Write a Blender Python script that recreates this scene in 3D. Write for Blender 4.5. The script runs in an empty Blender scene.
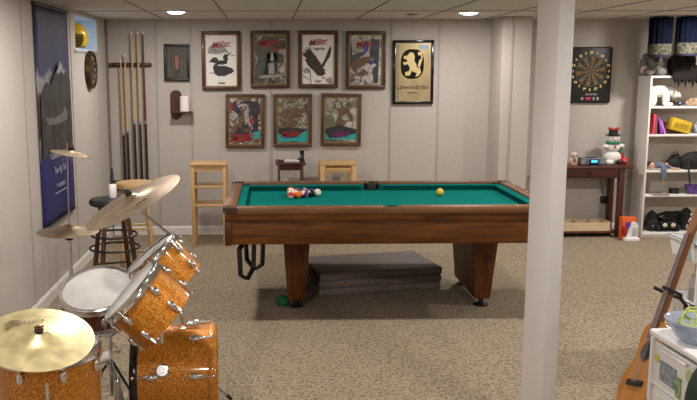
import bpy, bmesh, math, random
from mathutils import Vector, Matrix
random.seed(7)
S = bpy.context.scene
COL = S.collection
PI = math.pi

# ------------------------------------------------------------------ camera
CAM_Z, FPX, PITCH, ROLL, YAW, CX = 1.70, 820.0, .158, .0025, .0275, 290.0
fwd = Vector((math.sin(YAW)*math.cos(PITCH), math.cos(YAW)*math.cos(PITCH), -math.sin(PITCH)))
rgt = Vector((math.cos(YAW), -math.sin(YAW), 0))
upv = rgt.cross(fwd)
r2 = rgt*math.cos(ROLL) - upv*-math.sin(ROLL)*-1
u2 = r2.cross(fwd)
cam = bpy.data.objects.new('camera', bpy.data.cameras.new('camera'))
COL.objects.link(cam)
cam.matrix_world = Matrix(((r2.x, u2.x, -fwd.x, 0), (r2.y, u2.y, -fwd.y, 0), (r2.z, u2.z, -fwd.z, CAM_Z), (0, 0, 0, 1)))
cam.data.sensor_width = 36
cam.data.lens = FPX/697*36
cam.data.shift_x = (348.5-CX)/697
cam.data.clip_start = .05
S.camera = cam
S.view_settings.view_transform = 'Standard'
S.view_settings.look = 'None'
S.view_settings.gamma = 1
S.view_settings.use_curve_mapping = False
S.view_settings.exposure = 0.5

# ------------------------------------------------------------------ world (daylight behind the little window)
w = bpy.data.worlds.new('world'); S.world = w; w.use_nodes = True
w.node_tree.nodes['Background'].inputs[0].default_value = (.42, .58, .80, 1)
w.node_tree.nodes['Background'].inputs[1].default_value = 1.6

# ------------------------------------------------------------------ lights: the recessed ceiling lamps
CEIL = 2.2
LAMPS = [(-.79, 7.36), (1.82, 7.50), (4.05, 7.50), (-.79, 4.9), (1.75, 4.9), (4.1, 4.9), (-.79, 2.4), (1.75, 2.4), (-.2, .2), (1.75, -.3)]
LAMP_W = [14, 15, 18, 18, 18, 34, 22, 18, 18, 18]

# ------------------------------------------------------------------ helpers
def ray(px, py):
    return fwd + r2*((px-CX)/FPX) - u2*((py-200)/FPX)
def at(px, py, X=None, Y=None, Z=None):
    r = ray(px, py)
    t = X/r.x if X is not None else Y/r.y if Y is not None else (Z-CAM_Z)/r.z
    return Vector((0, 0, CAM_Z)) + r*t

def T(x, y, z): return Matrix.Translation((x, y, z))
def RX(a): return Matrix.Rotation(a, 4, 'X')
def RY(a): return Matrix.Rotation(a, 4, 'Y')
def RZ(a): return Matrix.Rotation(a, 4, 'Z')
def frame(n, up=(0, 0, 1)):
    """rotation whose Z axis is n"""
    n = Vector(n).normalized(); u = Vector(up)
    x = u.cross(n)
    if x.length < 1e-4: x = Vector((1, 0, 0))
    x.normalize(); y = n.cross(x)
    return Matrix(((x.x, y.x, n.x, 0), (x.y, y.y, n.y, 0), (x.z, y.z, n.z, 0), (0, 0, 0, 1)))

class MB:
    def __init__(s): s.bm = bmesh.new()
    def box(s, c, d, M=None, bevel=0, seg=2):
        r = bmesh.ops.create_cube(s.bm, size=1)
        vs = r['verts']
        m = T(*c) @ Matrix.Diagonal((d[0], d[1], d[2], 1))
        bmesh.ops.transform(s.bm, matrix=m, verts=vs)
        if bevel:
            es = list({e for v in vs for e in v.link_edges})
            rr = bmesh.ops.bevel(s.bm, geom=es, offset=bevel, segments=seg, affect='EDGES', profile=.5)
            vs = list({v for f in rr['faces'] for v in f.verts} | {v for v in vs if v.is_valid})
        if M is not None: bmesh.ops.transform(s.bm, matrix=M, verts=vs)
        return s
    def lathe(s, prof, M=None, n=32, arc=2*PI):
        rings = []
        full = abs(arc-2*PI) < 1e-6
        k = n if full else n+1
        for r, z in prof:
            if r < 1e-6: rings.append([s.bm.verts.new((0, 0, z))])
            else: rings.append([s.bm.verts.new((r*math.cos(arc*i/n), r*math.sin(arc*i/n), z)) for i in range(k)])
        for a, b in zip(rings, rings[1:]):
            for i in range(n):
                j = (i+1) % k if full else i+1
                if len(a) == 1 and len(b) == 1: continue
                if len(a) == 1: f = (a[0], b[j], b[i])
                elif len(b) == 1: f = (a[i], a[j], b[0])
                else: f = (a[i], a[j], b[j], b[i])
                try: s.bm.faces.new(f)
                except ValueError: pass
        if M is not None: bmesh.ops.transform(s.bm, matrix=M, verts=[v for r in rings for v in r])
        return s
    def cyl(s, p0, p1, r0, r1=None, n=16, M=None):
        p0 = Vector(p0); p1 = Vector(p1); r1 = r0 if r1 is None else r1
        h = (p1-p0).length
        m = T(*p0) @ frame(p1-p0)
        if M is not None: m = M @ m
        return s.lathe([(0, 0), (r0, 0), (r1, h), (0, h)], m, n)
    def tube(s, pts, r, n=8, closed=False):
        pts = [Vector(p) for p in pts]; N = len(pts); rings = []
        up = None
        for i, p in enumerate(pts):
            if closed: d = (pts[(i+1) % N]-pts[i-1])
            else: d = pts[min(i+1, N-1)]-pts[max(i-1, 0)]
            d.normalize()
            if up is None:
                up = Vector((0, 0, 1)) if abs(d.z) < .9 else Vector((1, 0, 0))
            x = up.cross(d); x.normalize(); y = d.cross(x); up = y
            rr = r[i] if isinstance(r, (list, tuple)) else r
            rings.append([s.bm.verts.new(p + x*rr*math.cos(2*PI*k/n) + y*rr*math.sin(2*PI*k/n)) for k in range(n)])
        M_ = N if closed else N-1
        for i in range(M_):
            a, b = rings[i], rings[(i+1) % N]
            for k in range(n): s.bm.faces.new((a[k], a[(k+1) % n], b[(k+1) % n], b[k]))
        if not closed:
            s.bm.faces.new(rings[0][::-1]); s.bm.faces.new(rings[-1])
        return s
    def prism(s, pts, h, M=None, z0=0):
        a = [s.bm.verts.new((x, y, z0)) for x, y in pts]; b = [s.bm.verts.new((x, y, z0+h)) for x, y in pts]
        s.bm.faces.new(a[::-1]); s.bm.faces.new(b)
        n = len(pts)
        for i in range(n): s.bm.faces.new((a[i], a[(i+1) % n], b[(i+1) % n], b[i]))
        if M is not None: bmesh.ops.transform(s.bm, matrix=M, verts=a+b)
        return s
    def ball(s, c, r, M=None, u=20, v=12):
        if not isinstance(r, (list, tuple)): r = (r, r, r)
        m = T(*c) @ (M if M is not None else Matrix()) @ Matrix.Diagonal((r[0], r[1], r[2], 1))
        return s.lathe([(math.sin(PI*i/v), -math.cos(PI*i/v)) if 0 < i < v else (0, -math.cos(PI*i/v)) for i in range(v+1)], m, u)
    def torus(s, R, r, M=None, n=40, k=8):
        rings = []
        for i in range(n):
            a = 2*PI*i/n
            rings.append([s.bm.verts.new(((R+r*math.cos(2*PI*j/k))*math.cos(a), (R+r*math.cos(2*PI*j/k))*math.sin(a), r*math.sin(2*PI*j/k))) for j in range(k)])
        for i in range(n):
            for j in range(k): s.bm.faces.new((rings[i][j], rings[(i+1) % n][j], rings[(i+1) % n][(j+1) % k], rings[i][(j+1) % k]))
        if M is not None: bmesh.ops.transform(s.bm, matrix=M, verts=[v for q in rings for v in q])
        return s
    def build(s, name, m, parent=None, smooth=40, M=None):
        if M is not None: bmesh.ops.transform(s.bm, matrix=M, verts=s.bm.verts[:])
        bmesh.ops.recalc_face_normals(s.bm, faces=s.bm.faces[:])
        me = bpy.data.meshes.new(name); s.bm.to_mesh(me); s.bm.free()
        me.materials.append(m)
        if smooth:
            me.shade_smooth(); me.set_sharp_from_angle(angle=math.radians(smooth))
        o = bpy.data.objects.new(name, me); COL.objects.link(o)
        if parent is not None: o.parent = parent
        return o

def tag(o, label, cat, group=None):
    o['label'] = label; o['category'] = cat
    if group: o['group'] = group
    return o
def thing(name, label, cat, loc=(0, 0, 0), rz=0, group=None):
    o = bpy.data.objects.new(name, None); COL.objects.link(o)
    o.location = loc; o.rotation_euler = (0, 0, rz); o.empty_display_size = .1
    return tag(o, label, cat, group)
def struct(o):
    o['kind'] = 'structure'; return o
def text_obj(txt, size, m, parent, M, name='lettering', shear=0, bold=0, ext=.0012, width=None):
    cu = bpy.data.curves.new('font', 'FONT'); cu.body = txt; cu.size = size; cu.align_x = 'CENTER'; cu.align_y = 'CENTER'
    cu.shear = shear; cu.offset = bold; cu.extrude = ext; cu.resolution_u = 3
    t = bpy.data.objects.new('t', cu); COL.objects.link(t)
    bpy.context.view_layer.update()
    me = bpy.data.meshes.new_from_object(t.evaluated_get(bpy.context.evaluated_depsgraph_get()))
    bpy.data.objects.remove(t); bpy.data.curves.remove(cu)
    if width:
        xs = [v.co.x for v in me.vertices]; k = width/(max(xs)-min(xs)); me.transform(Matrix.Diagonal((k, 1, 1, 1)))
    me.transform(M); me.materials.clear(); me.materials.append(m)
    o = bpy.data.objects.new(name, me); COL.objects.link(o); o.parent = parent
    return o

# ------------------------------------------------------------------ materials
def new_mat(name):
    m = bpy.data.materials.new(name); m.use_nodes = True
    return m, m.node_tree.nodes, m.node_tree.links, m.node_tree.nodes['Principled BSDF']
def mat(name, rgb, rough=.6, metal=0, var=.0, scale=20, bump=0, bscale=60, coat=0, trans=0, alpha=1, emit=None, es=0, sheen=0, spec=.5):
    m, N, L, B = new_mat(name)
    B.inputs['Base Color'].default_value = (*rgb, 1); B.inputs['Roughness'].default_value = rough; B.inputs['Metallic'].default_value = metal
    B.inputs['Coat Weight'].default_value = coat; B.inputs['Transmission Weight'].default_value = trans; B.inputs['Alpha'].default_value = alpha
    if emit: B.inputs['Emission Color'].default_value = (*emit, 1); B.inputs['Emission Strength'].default_value = es
    B.inputs['Specular IOR Level'].default_value = spec
    tc = N.new('ShaderNodeTexCoord')
    if var:
        n = N.new('ShaderNodeTexNoise'); n.inputs['Scale'].default_value = scale; n.inputs['Detail'].default_value = 4
        r = N.new('ShaderNodeValToRGB')
        r.color_ramp.elements[0].position = .3; r.color_ramp.elements[1].position = .7
        r.color_ramp.elements[0].color = (*[c*(1-var) for c in rgb], 1); r.color_ramp.elements[1].color = (*[min(1, c*(1+var)) for c in rgb], 1)
        L.new(tc.outputs['Object'], n.inputs['Vector']); L.new(n.outputs['Fac'], r.inputs['Fac']); L.new(r.outputs['Color'], B.inputs['Base Color'])
    if bump:
        n = N.new('ShaderNodeTexNoise'); n.inputs['Scale'].default_value = bscale; n.inputs['Detail'].default_value = 3
        b = N.new('ShaderNodeBump'); b.inputs['Strength'].default_value = bump; b.inputs['Distance'].default_value = .005
        L.new(tc.outputs['Object'], n.inputs['Vector']); L.new(n.outputs['Fac'], b.inputs['Height']); L.new(b.outputs['Normal'], B.inputs['Normal'])
    return m
def wood(name, c1, c2, rough=.4, axis='X', scale=1.0, coat=.1, spec=.5):
    """grain running along the given object axis"""
    m, N, L, B = new_mat(name)
    tc = N.new('ShaderNodeTexCoord'); mp = N.new('ShaderNodeMapping')
    k = {'X': (1.2, 14, 14), 'Y': (14, 1.2, 14), 'Z': (14, 14, 1.2)}[axis]
    mp.inputs['Scale'].default_value = [q*scale for q in k]
    n = N.new('ShaderNodeTexNoise'); n.inputs['Scale'].default_value = 2.2; n.inputs['Detail'].default_value = 6; n.inputs['Distortion'].default_value = .6
    r = N.new('ShaderNodeValToRGB'); r.color_ramp.elements[0].position = .35; r.color_ramp.elements[1].position = .68
    r.color_ramp.elements[0].color = (*c1, 1); r.color_ramp.elements[1].color = (*c2, 1)
    L.new(tc.outputs['Object'], mp.inputs['Vector']); L.new(mp.outputs['Vector'], n.inputs['Vector']); L.new(n.outputs['Fac'], r.inputs['Fac']); L.new(r.outputs['Color'], B.inputs['Base Color'])
    B.inputs['Roughness'].default_value = rough; B.inputs['Coat Weight'].default_value = coat; B.inputs['Specular IOR Level'].default_value = spec
    return m

M = {}
M['wall'] = mat('wall_vinyl', (.48, .44, .40), .75, var=.06, scale=90, bump=.15, bscale=220)
M['seam'] = mat('wall_seam', (.40, .365, .33), .7)
M['shadow_gap'] = mat('panel_joint', (.20, .175, .145), .8)
M['paint'] = mat('white_paint', (.74, .71, .68), .45)
M['column'] = mat('column_paint', (.66, .64, .63), .5)
M['white'] = mat('white_plastic', (.80, .80, .80), .4)
M['bookcase'] = mat('white_laminate', (.80, .79, .76), .5)
M['black'] = mat('black_plastic', (.008, .008, .009), .45)
M['black_gloss'] = mat('black_gloss', (.006, .006, .007), .15)
M['inner_shell'] = mat('shell_inside', (.10, .06, .03), .6)
M['rubber'] = mat('black_rubber', (.012, .012, .012), .8)
M['chrome'] = mat('chrome', (.72, .72, .74), .16, 1)
M['steel'] = mat('brushed_steel', (.45, .45, .47), .35, 1)
M['darkmetal'] = mat('dark_metal', (.05, .05, .055), .4, 1)
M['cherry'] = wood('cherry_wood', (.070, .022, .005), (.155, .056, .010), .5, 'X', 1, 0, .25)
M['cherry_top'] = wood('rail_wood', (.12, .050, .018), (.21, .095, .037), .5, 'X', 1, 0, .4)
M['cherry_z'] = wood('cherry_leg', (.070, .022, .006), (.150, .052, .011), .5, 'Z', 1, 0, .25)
M['mahogany'] = wood('mahogany', (.045, .011, .006), (.10, .026, .013), .35, 'X')
M['mahogany_z'] = wood('mahogany_upright', (.045, .011, .006), (.10, .026, .013), .35, 'Z')
M['pine'] = wood('blond_wood', (.50, .31, .13), (.62, .41, .19), .5, 'Z')
M['pine_x'] = wood('blond_wood_rail', (.50, .31, .13), (.62, .41, .19), .5, 'X')
M['crate'] = wood('unfinished_wood', (.60, .47, .29), (.72, .58, .38), .6, 'X')
M['walnut'] = wood('dark_stool_wood', (.040, .016, .009), (.085, .034, .018), .4, 'Z')
M['frame'] = wood('frame_wood', (.040, .015, .009), (.085, .030, .016), .45, 'X', 2)
M['frame_brown'] = wood('frame_brown', (.055, .024, .012), (.11, .05, .022), .45, 'X', 2)
M['gold'] = mat('gilt', (.30, .20, .08), .5, .6)
M['gold_leaf'] = mat('gold_leaf', (.50, .38, .16), .4, .5)
M['felt'] = mat('green_felt', (.001, .175, .150), 1, var=.06, scale=300, spec=.05)
M['felt_side'] = mat('cushion_felt', (.001, .165, .145), 1, spec=.05)
M['carpet'] = None
M['red'] = mat('red', (.36, .012, .015), .5)
M['teal'] = mat('teal_ink', (.02, .33, .34), .5)
M['ink'] = mat('grey_ink', (.022, .022, .026), .6, var=.5, scale=60)
M['ink_brown'] = mat('brown_ink', (.13, .075, .04), .6, var=.6, scale=50)
M['ink_grey'] = mat('pale_grey_ink', (.30, .29, .27), .6, var=.4, scale=50)

# carpet: flecked loop pile
m, N, L, B = new_mat('carpet')
tc = N.new('ShaderNodeTexCoord')
v = N.new('ShaderNodeTexVoronoi'); v.inputs['Scale'].default_value = 75; v.feature = 'F1'
mpc = N.new('ShaderNodeMapping'); mpc.inputs['Scale'].default_value = (.55, 1, 1); mpc.inputs['Rotation'].default_value = (0, 0, .6)
n1 = N.new('ShaderNodeTexNoise'); n1.inputs['Scale'].default_value = 60; n1.inputs['Detail'].default_value = 5
r = N.new('ShaderNodeValToRGB'); r.color_ramp.elements[0].position = .38; r.color_ramp.elements[1].position = .60
r.color_ramp.elements[0].color = (.120, .092, .056, 1); r.color_ramp.elements[1].color = (.325, .265, .185, 1)
mx = N.new('ShaderNodeMath'); mx.operation = 'MULTIPLY_ADD'; mx.inputs[1].default_value = .35; mx.inputs[2].default_value = .0
ad = N.new('ShaderNodeMath'); ad.operation = 'ADD'
bp = N.new('ShaderNodeBump'); bp.inputs['Strength'].default_value = .5; bp.inputs['Distance'].default_value = .006
L.new(tc.outputs['Object'], mpc.inputs['Vector']); L.new(mpc.outputs['Vector'], v.inputs['Vector']); L.new(tc.outputs['Object'], n1.inputs['Vector'])
L.new(v.outputs['Distance'], mx.inputs[0]); L.new(mx.outputs[0], ad.inputs[0]); L.new(n1.outputs['Fac'], ad.inputs[1])
sb = N.new('ShaderNodeMath'); sb.operation = 'SUBTRACT'; sb.inputs[1].default_value = .13; L.new(ad.outputs[0], sb.inputs[0])
L.new(sb.outputs[0], r.inputs['Fac']); L.new(r.outputs['Color'], B.inputs['Base Color']); L.new(v.outputs['Distance'], bp.inputs['Height']); L.new(bp.outputs['Normal'], B.inputs['Normal'])
B.inputs['Roughness'].default_value = .95
M['carpet'] = m
# ceiling tile
m, N, L, B = new_mat('ceiling_tile')
tc = N.new('ShaderNodeTexCoord'); n1 = N.new('ShaderNodeTexNoise'); n1.inputs['Scale'].default_value = 70; n1.inputs['Detail'].default_value = 4
r = N.new('ShaderNodeValToRGB'); r.color_ramp.elements[0].position = .35; r.color_ramp.elements[1].position = .6
r.color_ramp.elements[0].color = (.52, .48, .43, 1); r.color_ramp.elements[1].color = (.78, .73, .67, 1)
L.new(tc.outputs['Object'], n1.inputs['Vector']); L.new(n1.outputs['Fac'], r.inputs['Fac']); L.new(r.outputs['Color'], B.inputs['Base Color'])
B.inputs['Roughness'].default_value = .95
M['tile'] = m
M['tbar'] = mat('ceiling_bar', (.13, .115, .10), .6)
# sparkle lacquer
m, N, L, B = new_mat('orange_sparkle')
tc = N.new('ShaderNodeTexCoord'); v = N.new('ShaderNodeTexVoronoi'); v.inputs['Scale'].default_value = 300
r = N.new('ShaderNodeValToRGB'); e = r.color_ramp.elements
e[0].position = 0; e[0].color = (.30, .088, .003, 1); e[1].position = .62; e[1].color = (.55, .185, .005, 1)
x = e.new(.90); x.color = (.80, .38, .045, 1)
sp = N.new('ShaderNodeSeparateColor'); L.new(tc.outputs['Object'], v.inputs['Vector']); L.new(v.outputs['Color'], sp.inputs['Color']); L.new(sp.outputs[0], r.inputs['Fac'])
L.new(r.outputs['Color'], B.inputs['Base Color'])
vm = N.new('ShaderNodeVectorMath'); vm.operation = 'SUBTRACT'; vm.inputs[1].default_value = (.5, .5, .5); L.new(v.outputs['Color'], vm.inputs[0])
vs_ = N.new('ShaderNodeVectorMath'); vs_.operation = 'SCALE'; vs_.inputs['Scale'].default_value = .28; L.new(vm.outputs[0], vs_.inputs[0])
ge = N.new('ShaderNodeNewGeometry'); va = N.new('ShaderNodeVectorMath'); va.operation = 'ADD'; L.new(ge.outputs['Normal'], va.inputs[0]); L.new(vs_.outputs[0], va.inputs[1])
vn = N.new('ShaderNodeVectorMath'); vn.operation = 'NORMALIZE'; L.new(va.outputs[0], vn.inputs[0]); L.new(vn.outputs[0], B.inputs['Normal'])
B.inputs['Metallic'].default_value = .40; B.inputs['Roughness'].default_value = .40; B.inputs['Coat Weight'].default_value = .6; B.inputs['Coat Roughness'].default_value = .08
M['sparkle'] = m
# lathed cymbal brass: fine rings
def cymbal_mat(name, rgb, rough=.3):
    m, N, L, B = new_mat(name)
    tc = N.new('ShaderNodeTexCoord'); sx = N.new('ShaderNodeSeparateXYZ'); L.new(tc.outputs['Object'], sx.inputs[0])
    ln = N.new('ShaderNodeVectorMath'); ln.operation = 'LENGTH'; cb = N.new('ShaderNodeCombineXYZ')
    L.new(sx.outputs[0], cb.inputs[0]); L.new(sx.outputs[1], cb.inputs[1]); L.new(cb.outputs[0], ln.inputs[0])
    n = N.new('ShaderNodeTexNoise'); n.noise_dimensions = '1D'; n.inputs['Scale'].default_value = 260; L.new(ln.outputs['Value'], n.inputs['W'])
    b = N.new('ShaderNodeBump'); b.inputs['Strength'].default_value = .35; b.inputs['Distance'].default_value = .002
    n2 = N.new('ShaderNodeTexNoise'); n2.inputs['Scale'].default_value = 14; n2.inputs['Detail'].default_value = 5; L.new(tc.outputs['Object'], n2.inputs['Vector'])
    r = N.new('ShaderNodeValToRGB'); r.color_ramp.elements[0].position = .35; r.color_ramp.elements[1].position = .65
    r.color_ramp.elements[0].color = (*[c*.62 for c in rgb], 1); r.color_ramp.elements[1].color = (*rgb, 1)
    L.new(n2.outputs['Fac'], r.inputs['Fac']); L.new(r.outputs['Color'], B.inputs['Base Color'])
    L.new(n.outputs['Fac'], b.inputs['Height']); L.new(b.outputs['Normal'], B.inputs['Normal'])
    B.inputs['Metallic'].default_value = .75; B.inputs['Roughness'].default_value = rough
    return m
M['brass'] = cymbal_mat('cymbal_brass', (.80, .70, .38), .36)
M['bronze'] = cymbal_mat('cymbal_bronze', (.37, .285, .19), .42)
M['drumskin'] = mat('coated_drum_skin', (.58, .565, .55), .6, var=.10, scale=12)
M['wine'] = mat('wine_lacquer', (.09, .02, .012), .25, coat=.5)
M['glass'] = mat('window_glass', (1, 1, 1), .02, trans=1)
M['lens'] = mat('lamp_lens', (1, 1, 1), .5, emit=(1.0, .90, .95), es=9)

# ------------------------------------------------------------------ room
WALL_Y, LX, RX_, FY = 8.43, -1.62, 5.0, -1.6
PL0, PL1, PY = 2.279, 2.563, 8.0      # boxed-in pilaster on the back wall
struct(MB().box(((LX+RX_)/2, (WALL_Y+FY)/2, -.05), (RX_-LX+.4, WALL_Y-FY+.4, .1)).build('floor', M['carpet'], smooth=0))
cb = MB().box(((LX+RX_)/2, (WALL_Y+FY)/2, CEIL+.05), (RX_-LX+.4, WALL_Y-FY+.4, .1))
struct(cb.build('ceiling', M['tile'], smooth=0))
struct(MB().box(((LX+RX_)/2, WALL_Y+.1, CEIL/2), (RX_-LX+.4, .2, CEIL)).build('wall_back', M['wall'], smooth=0))
# pilaster wrapped in the same panels
struct(MB().box(((PL0+PL1)/2, (PY+WALL_Y)/2, CEIL/2), (PL1-PL0, WALL_Y-PY, CEIL), bevel=.004).build('wall_pilaster', M['wall'], smooth=0))
struct(MB().box((RX_+.1, (WALL_Y+FY)/2, CEIL/2), (.2, WALL_Y-FY, CEIL)).build('wall_right', M['wall'], smooth=0))
struct(MB().box(((LX+RX_)/2, FY-.1, CEIL/2), (RX_-LX+.4, .2, CEIL)).build('wall_front', M['wall'], smooth=0))
# left wall with a high basement window opening
WY0, WY1, WZ0, WZ1 = 7.10, 8.02, 1.87, 2.17
lw = MB()
lw.box((LX-.1, (FY+WY0)/2, CEIL/2), (.2, WY0-FY, CEIL)); lw.box((LX-.1, (WY1+WALL_Y)/2, CEIL/2), (.2, WALL_Y-WY1, CEIL))
lw.box((LX-.1, (WY0+WY1)/2, WZ0/2), (.2, WY1-WY0, WZ0)); lw.box((LX-.1, (WY0+WY1)/2, (WZ1+CEIL)/2), (.2, WY1-WY0, CEIL-WZ1))
struct(lw.build('wall_left', M['wall'], smooth=0))
M['well'] = mat('pale_blue_paint', (.60, .70, .80), .6)
wn = MB()   # painted lining of the window recess + frame
wn.box((LX-.10, WY1-.006, (WZ0+WZ1)/2), (.20, .012, WZ1-WZ0)); wn.box((LX-.10, WY0+.006, (WZ0+WZ1)/2), (.20, .012, WZ1-WZ0))
wn.box((LX-.10, (WY0+WY1)/2, WZ0+.006), (.20, WY1-WY0, .012)); wn.box((LX-.10, (WY0+WY1)/2, WZ1-.006), (.20, WY1-WY0, .012))
wn.box((LX-.19, (WY0+WY1)/2, WZ0+.03), (.03, WY1-WY0, .035)); wn.box((LX-.19, (WY0+WY1)/2, WZ1-.03), (.03, WY1-WY0, .035))
wo = struct(wn.build('window_1', M['well'], smooth=0))
MB().box((LX-.19, (WY0+WY1)/2, (WZ0+WZ1)/2), (.006, WY1-WY0-.03, WZ1-WZ0-.06)).build('window_pane', M['glass'], wo, smooth=0)
# panel joints (back wall x, left wall y)
def joint_back(x, n, y=WALL_Y, w_=.022):
    struct(MB().box((x, y-.002, CEIL/2), (w_, .006, CEIL-.002)).box((x, y-.004, CEIL/2), (.004, .006, CEIL-.004)).build('trim_%d' % n, M['seam'], smooth=0))
for n, x in enumerate((-1.115, -.767, .04, 1.263, 1.756)): joint_back(x, n+1)
joint_back(2.375, 6, PY, .02)
for n, y in enumerate((5.57, 6.93, 8.0)):
    z1 = 1.86 if y > 7.05 and y < 8.03 else CEIL
    struct(MB().box((LX+.002, y, z1/2), (.006, .022, z1-.002)).build('trim_%d' % (n+7), M['seam'], smooth=0))
struct(MB().box((LX+.012, WALL_Y-.012, CEIL/2), (.024, .024, CEIL)).build('trim_10', M['shadow_gap'], smooth=0))
struct(MB().box((LX+.006, (WY0+WY1)/2, 1.858), (.012, WY1-WY0+.06, .018)).build('trim_12', M['seam'], smooth=0))
# baseboards
def base(name, x0, y0, x1, y1, side):
    p0 = Vector((x0, y0, 0)); p1 = Vector((x1, y1, 0)); d = (p1-p0); l = d.length; a = math.atan2(d.y, d.x)
    prof = [(0, 0), (.014, 0), (.014, .07), (.010, .082), (.005, .09), (0, .09)]
    mb = MB().prism(prof, l, T(x0, y0, 0) @ RZ(a) @ Matrix(((0, 0, 1, 0), (-side, 0, 0, 0), (0, 1, 0, 0), (0, 0, 0, 1))))
    struct(mb.build(name, M['paint'], smooth=0))
base('baseboard_back', LX, WALL_Y, PL0, WALL_Y, 1)
base('baseboard_pilaster', PL0-.014, PY, PL1+.014, PY, 1)
base('baseboard_pilaster_side', PL0, WALL_Y, PL0, PY, 1)
base('baseboard_alcove', PL1, WALL_Y, RX_, WALL_Y, 1)
base('baseboard_left', LX, FY, LX, WALL_Y, 1)
# ceiling grid bars
g = MB()
for k in range(-1, 10):
    x = -1.03 + .645*k
    if x < RX_: g.box((x, (WALL_Y+FY)/2, CEIL-.001), (.009, WALL_Y-FY, .006))
for k in range(9): g.box(((LX+RX_)/2, 7.25-1.24*k+.0, CEIL-.001), (RX_-LX, .009, .006))
struct(g.build('trim_11', M['tbar'], smooth=0))

# ------------------------------------------------------------------ recessed lamps
LAMP_PLACE = ['recessed ceiling lamp above the left end of the pool table', 'recessed ceiling lamp above the right end of the pool table', 'recessed ceiling lamp over the carpet right of the column', 'recessed ceiling lamp above the drum kit', 'recessed ceiling lamp above the guitar and drawer tower', 'recessed ceiling lamp behind the photographer at the left', 'recessed ceiling lamp behind the photographer at the right']
names = ['left lamp of the row above the framed mirrors', 'lamp in front of the pilaster beside the white column', 'lamp over the toy bookcase at the right']
for i, (x, y) in enumerate(LAMPS):
    t = thing('recessed_light', 'round glowing recessed ceiling ' + names[i] if i < 3 else LAMP_PLACE[i-3], 'ceiling light', (x, y, CEIL), 0, 'recessed ceiling lights')
    MB().lathe([(.080, -.004), (.098, -.006), (.100, 0), (.078, 0)]).build('trim_ring', M['white'], t)
    MB().lathe([(0, -.020), (.05, -.017), (.078, -.004), (.078, 0), (0, 0)]).build('lens', M['lens'], t)
    ld = bpy.data.lights.new('lamp_light', 'AREA'); ld.shape = 'DISK'; ld.size = .15; ld.energy = LAMP_W[i]; ld.color = (1, .93, .875); ld.spread = PI
    lo = bpy.data.objects.new('lamp_light', ld); COL.objects.link(lo); lo.parent = t; lo.location = (0, 0, -.022)
# small ceiling vent / sprinkler
p = at(412, 14, Z=CEIL)
t = thing('ceiling_sensor', 'small dark round fitting on the ceiling left of the centre lamp', 'sensor', (p.x, p.y, CEIL))
MB().lathe([(0, -.012), (.025, -.012), (.055, -.004), (.06, 0), (0, 0)]).build('cover', M['shadow_gap'], t)
MB().lathe([(0, -.028), (.018, -.026), (.02, -.012), (0, -.012)]).build('sensor_head', M['steel'], t)

# ------------------------------------------------------------------ square column, turned
t = thing('support_column', 'tall square white-painted support column in front of the pool table end', 'column', (1.247, 3.58, 0), 0)
# the box is set diagonally, so two faces show
MB().box((0, 0, CEIL/2), (.112, .112, CEIL), bevel=.004).build('shaft', M['column'], t, M=RZ(math.radians(-34-19)))

# ------------------------------------------------------------------ wall pictures
def pic(px0, py0, px1, py1, fw=.035, name='framed_mirror', label='', fm='frame', back=(.78, .75, .70), rough=.5, metal=0, tilt=0, cat='framed picture', group=None, lip=True, var=.0, vs=10, ground=None):
    a = at(px0, py0, Y=WALL_Y-.03); b = at(px1, py1, Y=WALL_Y-.03)
    w_, h_ = b.x-a.x, a.z-b.z
    t = thing(name, label, cat, ((a.x+b.x)/2, WALL_Y-.006, (a.z+b.z)/2), 0, group)
    t.rotation_euler = (0, tilt, 0)
    mb = MB()
    for sx, sz, dx, dz in ((0, 1, w_, fw), (0, -1, w_, fw), (1, 0, fw, h_-2*fw), (-1, 0, fw, h_-2*fw)):
        mb.box((sx*(w_/2-fw/2), -.0165, sz*(h_/2-fw/2)), (dx, .027, dz), bevel=.006)
    mb.build('frame', M[fm], t)
    iw, ih = w_-2*fw, h_-2*fw
    if lip:
        mb = MB()
        for sx, sz, dx, dz in ((0, 1, iw, .008), (0, -1, iw, .008), (1, 0, .008, ih-.016), (-1, 0, .008, ih-.016)):
            mb.box((sx*(iw/2-.004), -.018, sz*(ih/2-.004)), (dx, .014, dz))
        mb.build('gilt_lip', M['gold'], t)
    MB().box((0, -.009, 0), (iw+.01, .008, ih+.01)).build('panel', ground or mat('mirror_ground', back, rough, metal, var=var, scale=vs), t, smooth=0)
    return t, iw, ih
def art(t, iw, ih, polys, m, name, lift=0):
    """polygons in 0..1 panel coordinates, y down, standing just proud of the panel"""
    mb = MB()
    for P in polys:
        pts = [((x-.5)*iw, (.5-y)*ih) for x, y in P]
        mb.prism(pts, .0015, T(0, -.0131-lift, 0) @ RX(PI/2))
    return mb.build(name, m, t, smooth=0)
def ell(cx, cy, rx, ry, n=18, a0=0, a1=2*PI): return [(cx+rx*math.cos(a0+(a1-a0)*i/n), cy+ry*math.sin(a0+(a1-a0)*i/n)) for i in range(n)]
def wtext(t, iw, ih, txt, x, y, size, m, shear=0, bold=0, width=None, lift=0, name='lettering', rot=0):
    return text_obj(txt, size, m, t, T((x-.5)*iw, -.0150-lift, (.5-y)*ih) @ RX(PI/2) @ RZ(rot), name, shear, bold, .0008, width)
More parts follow.
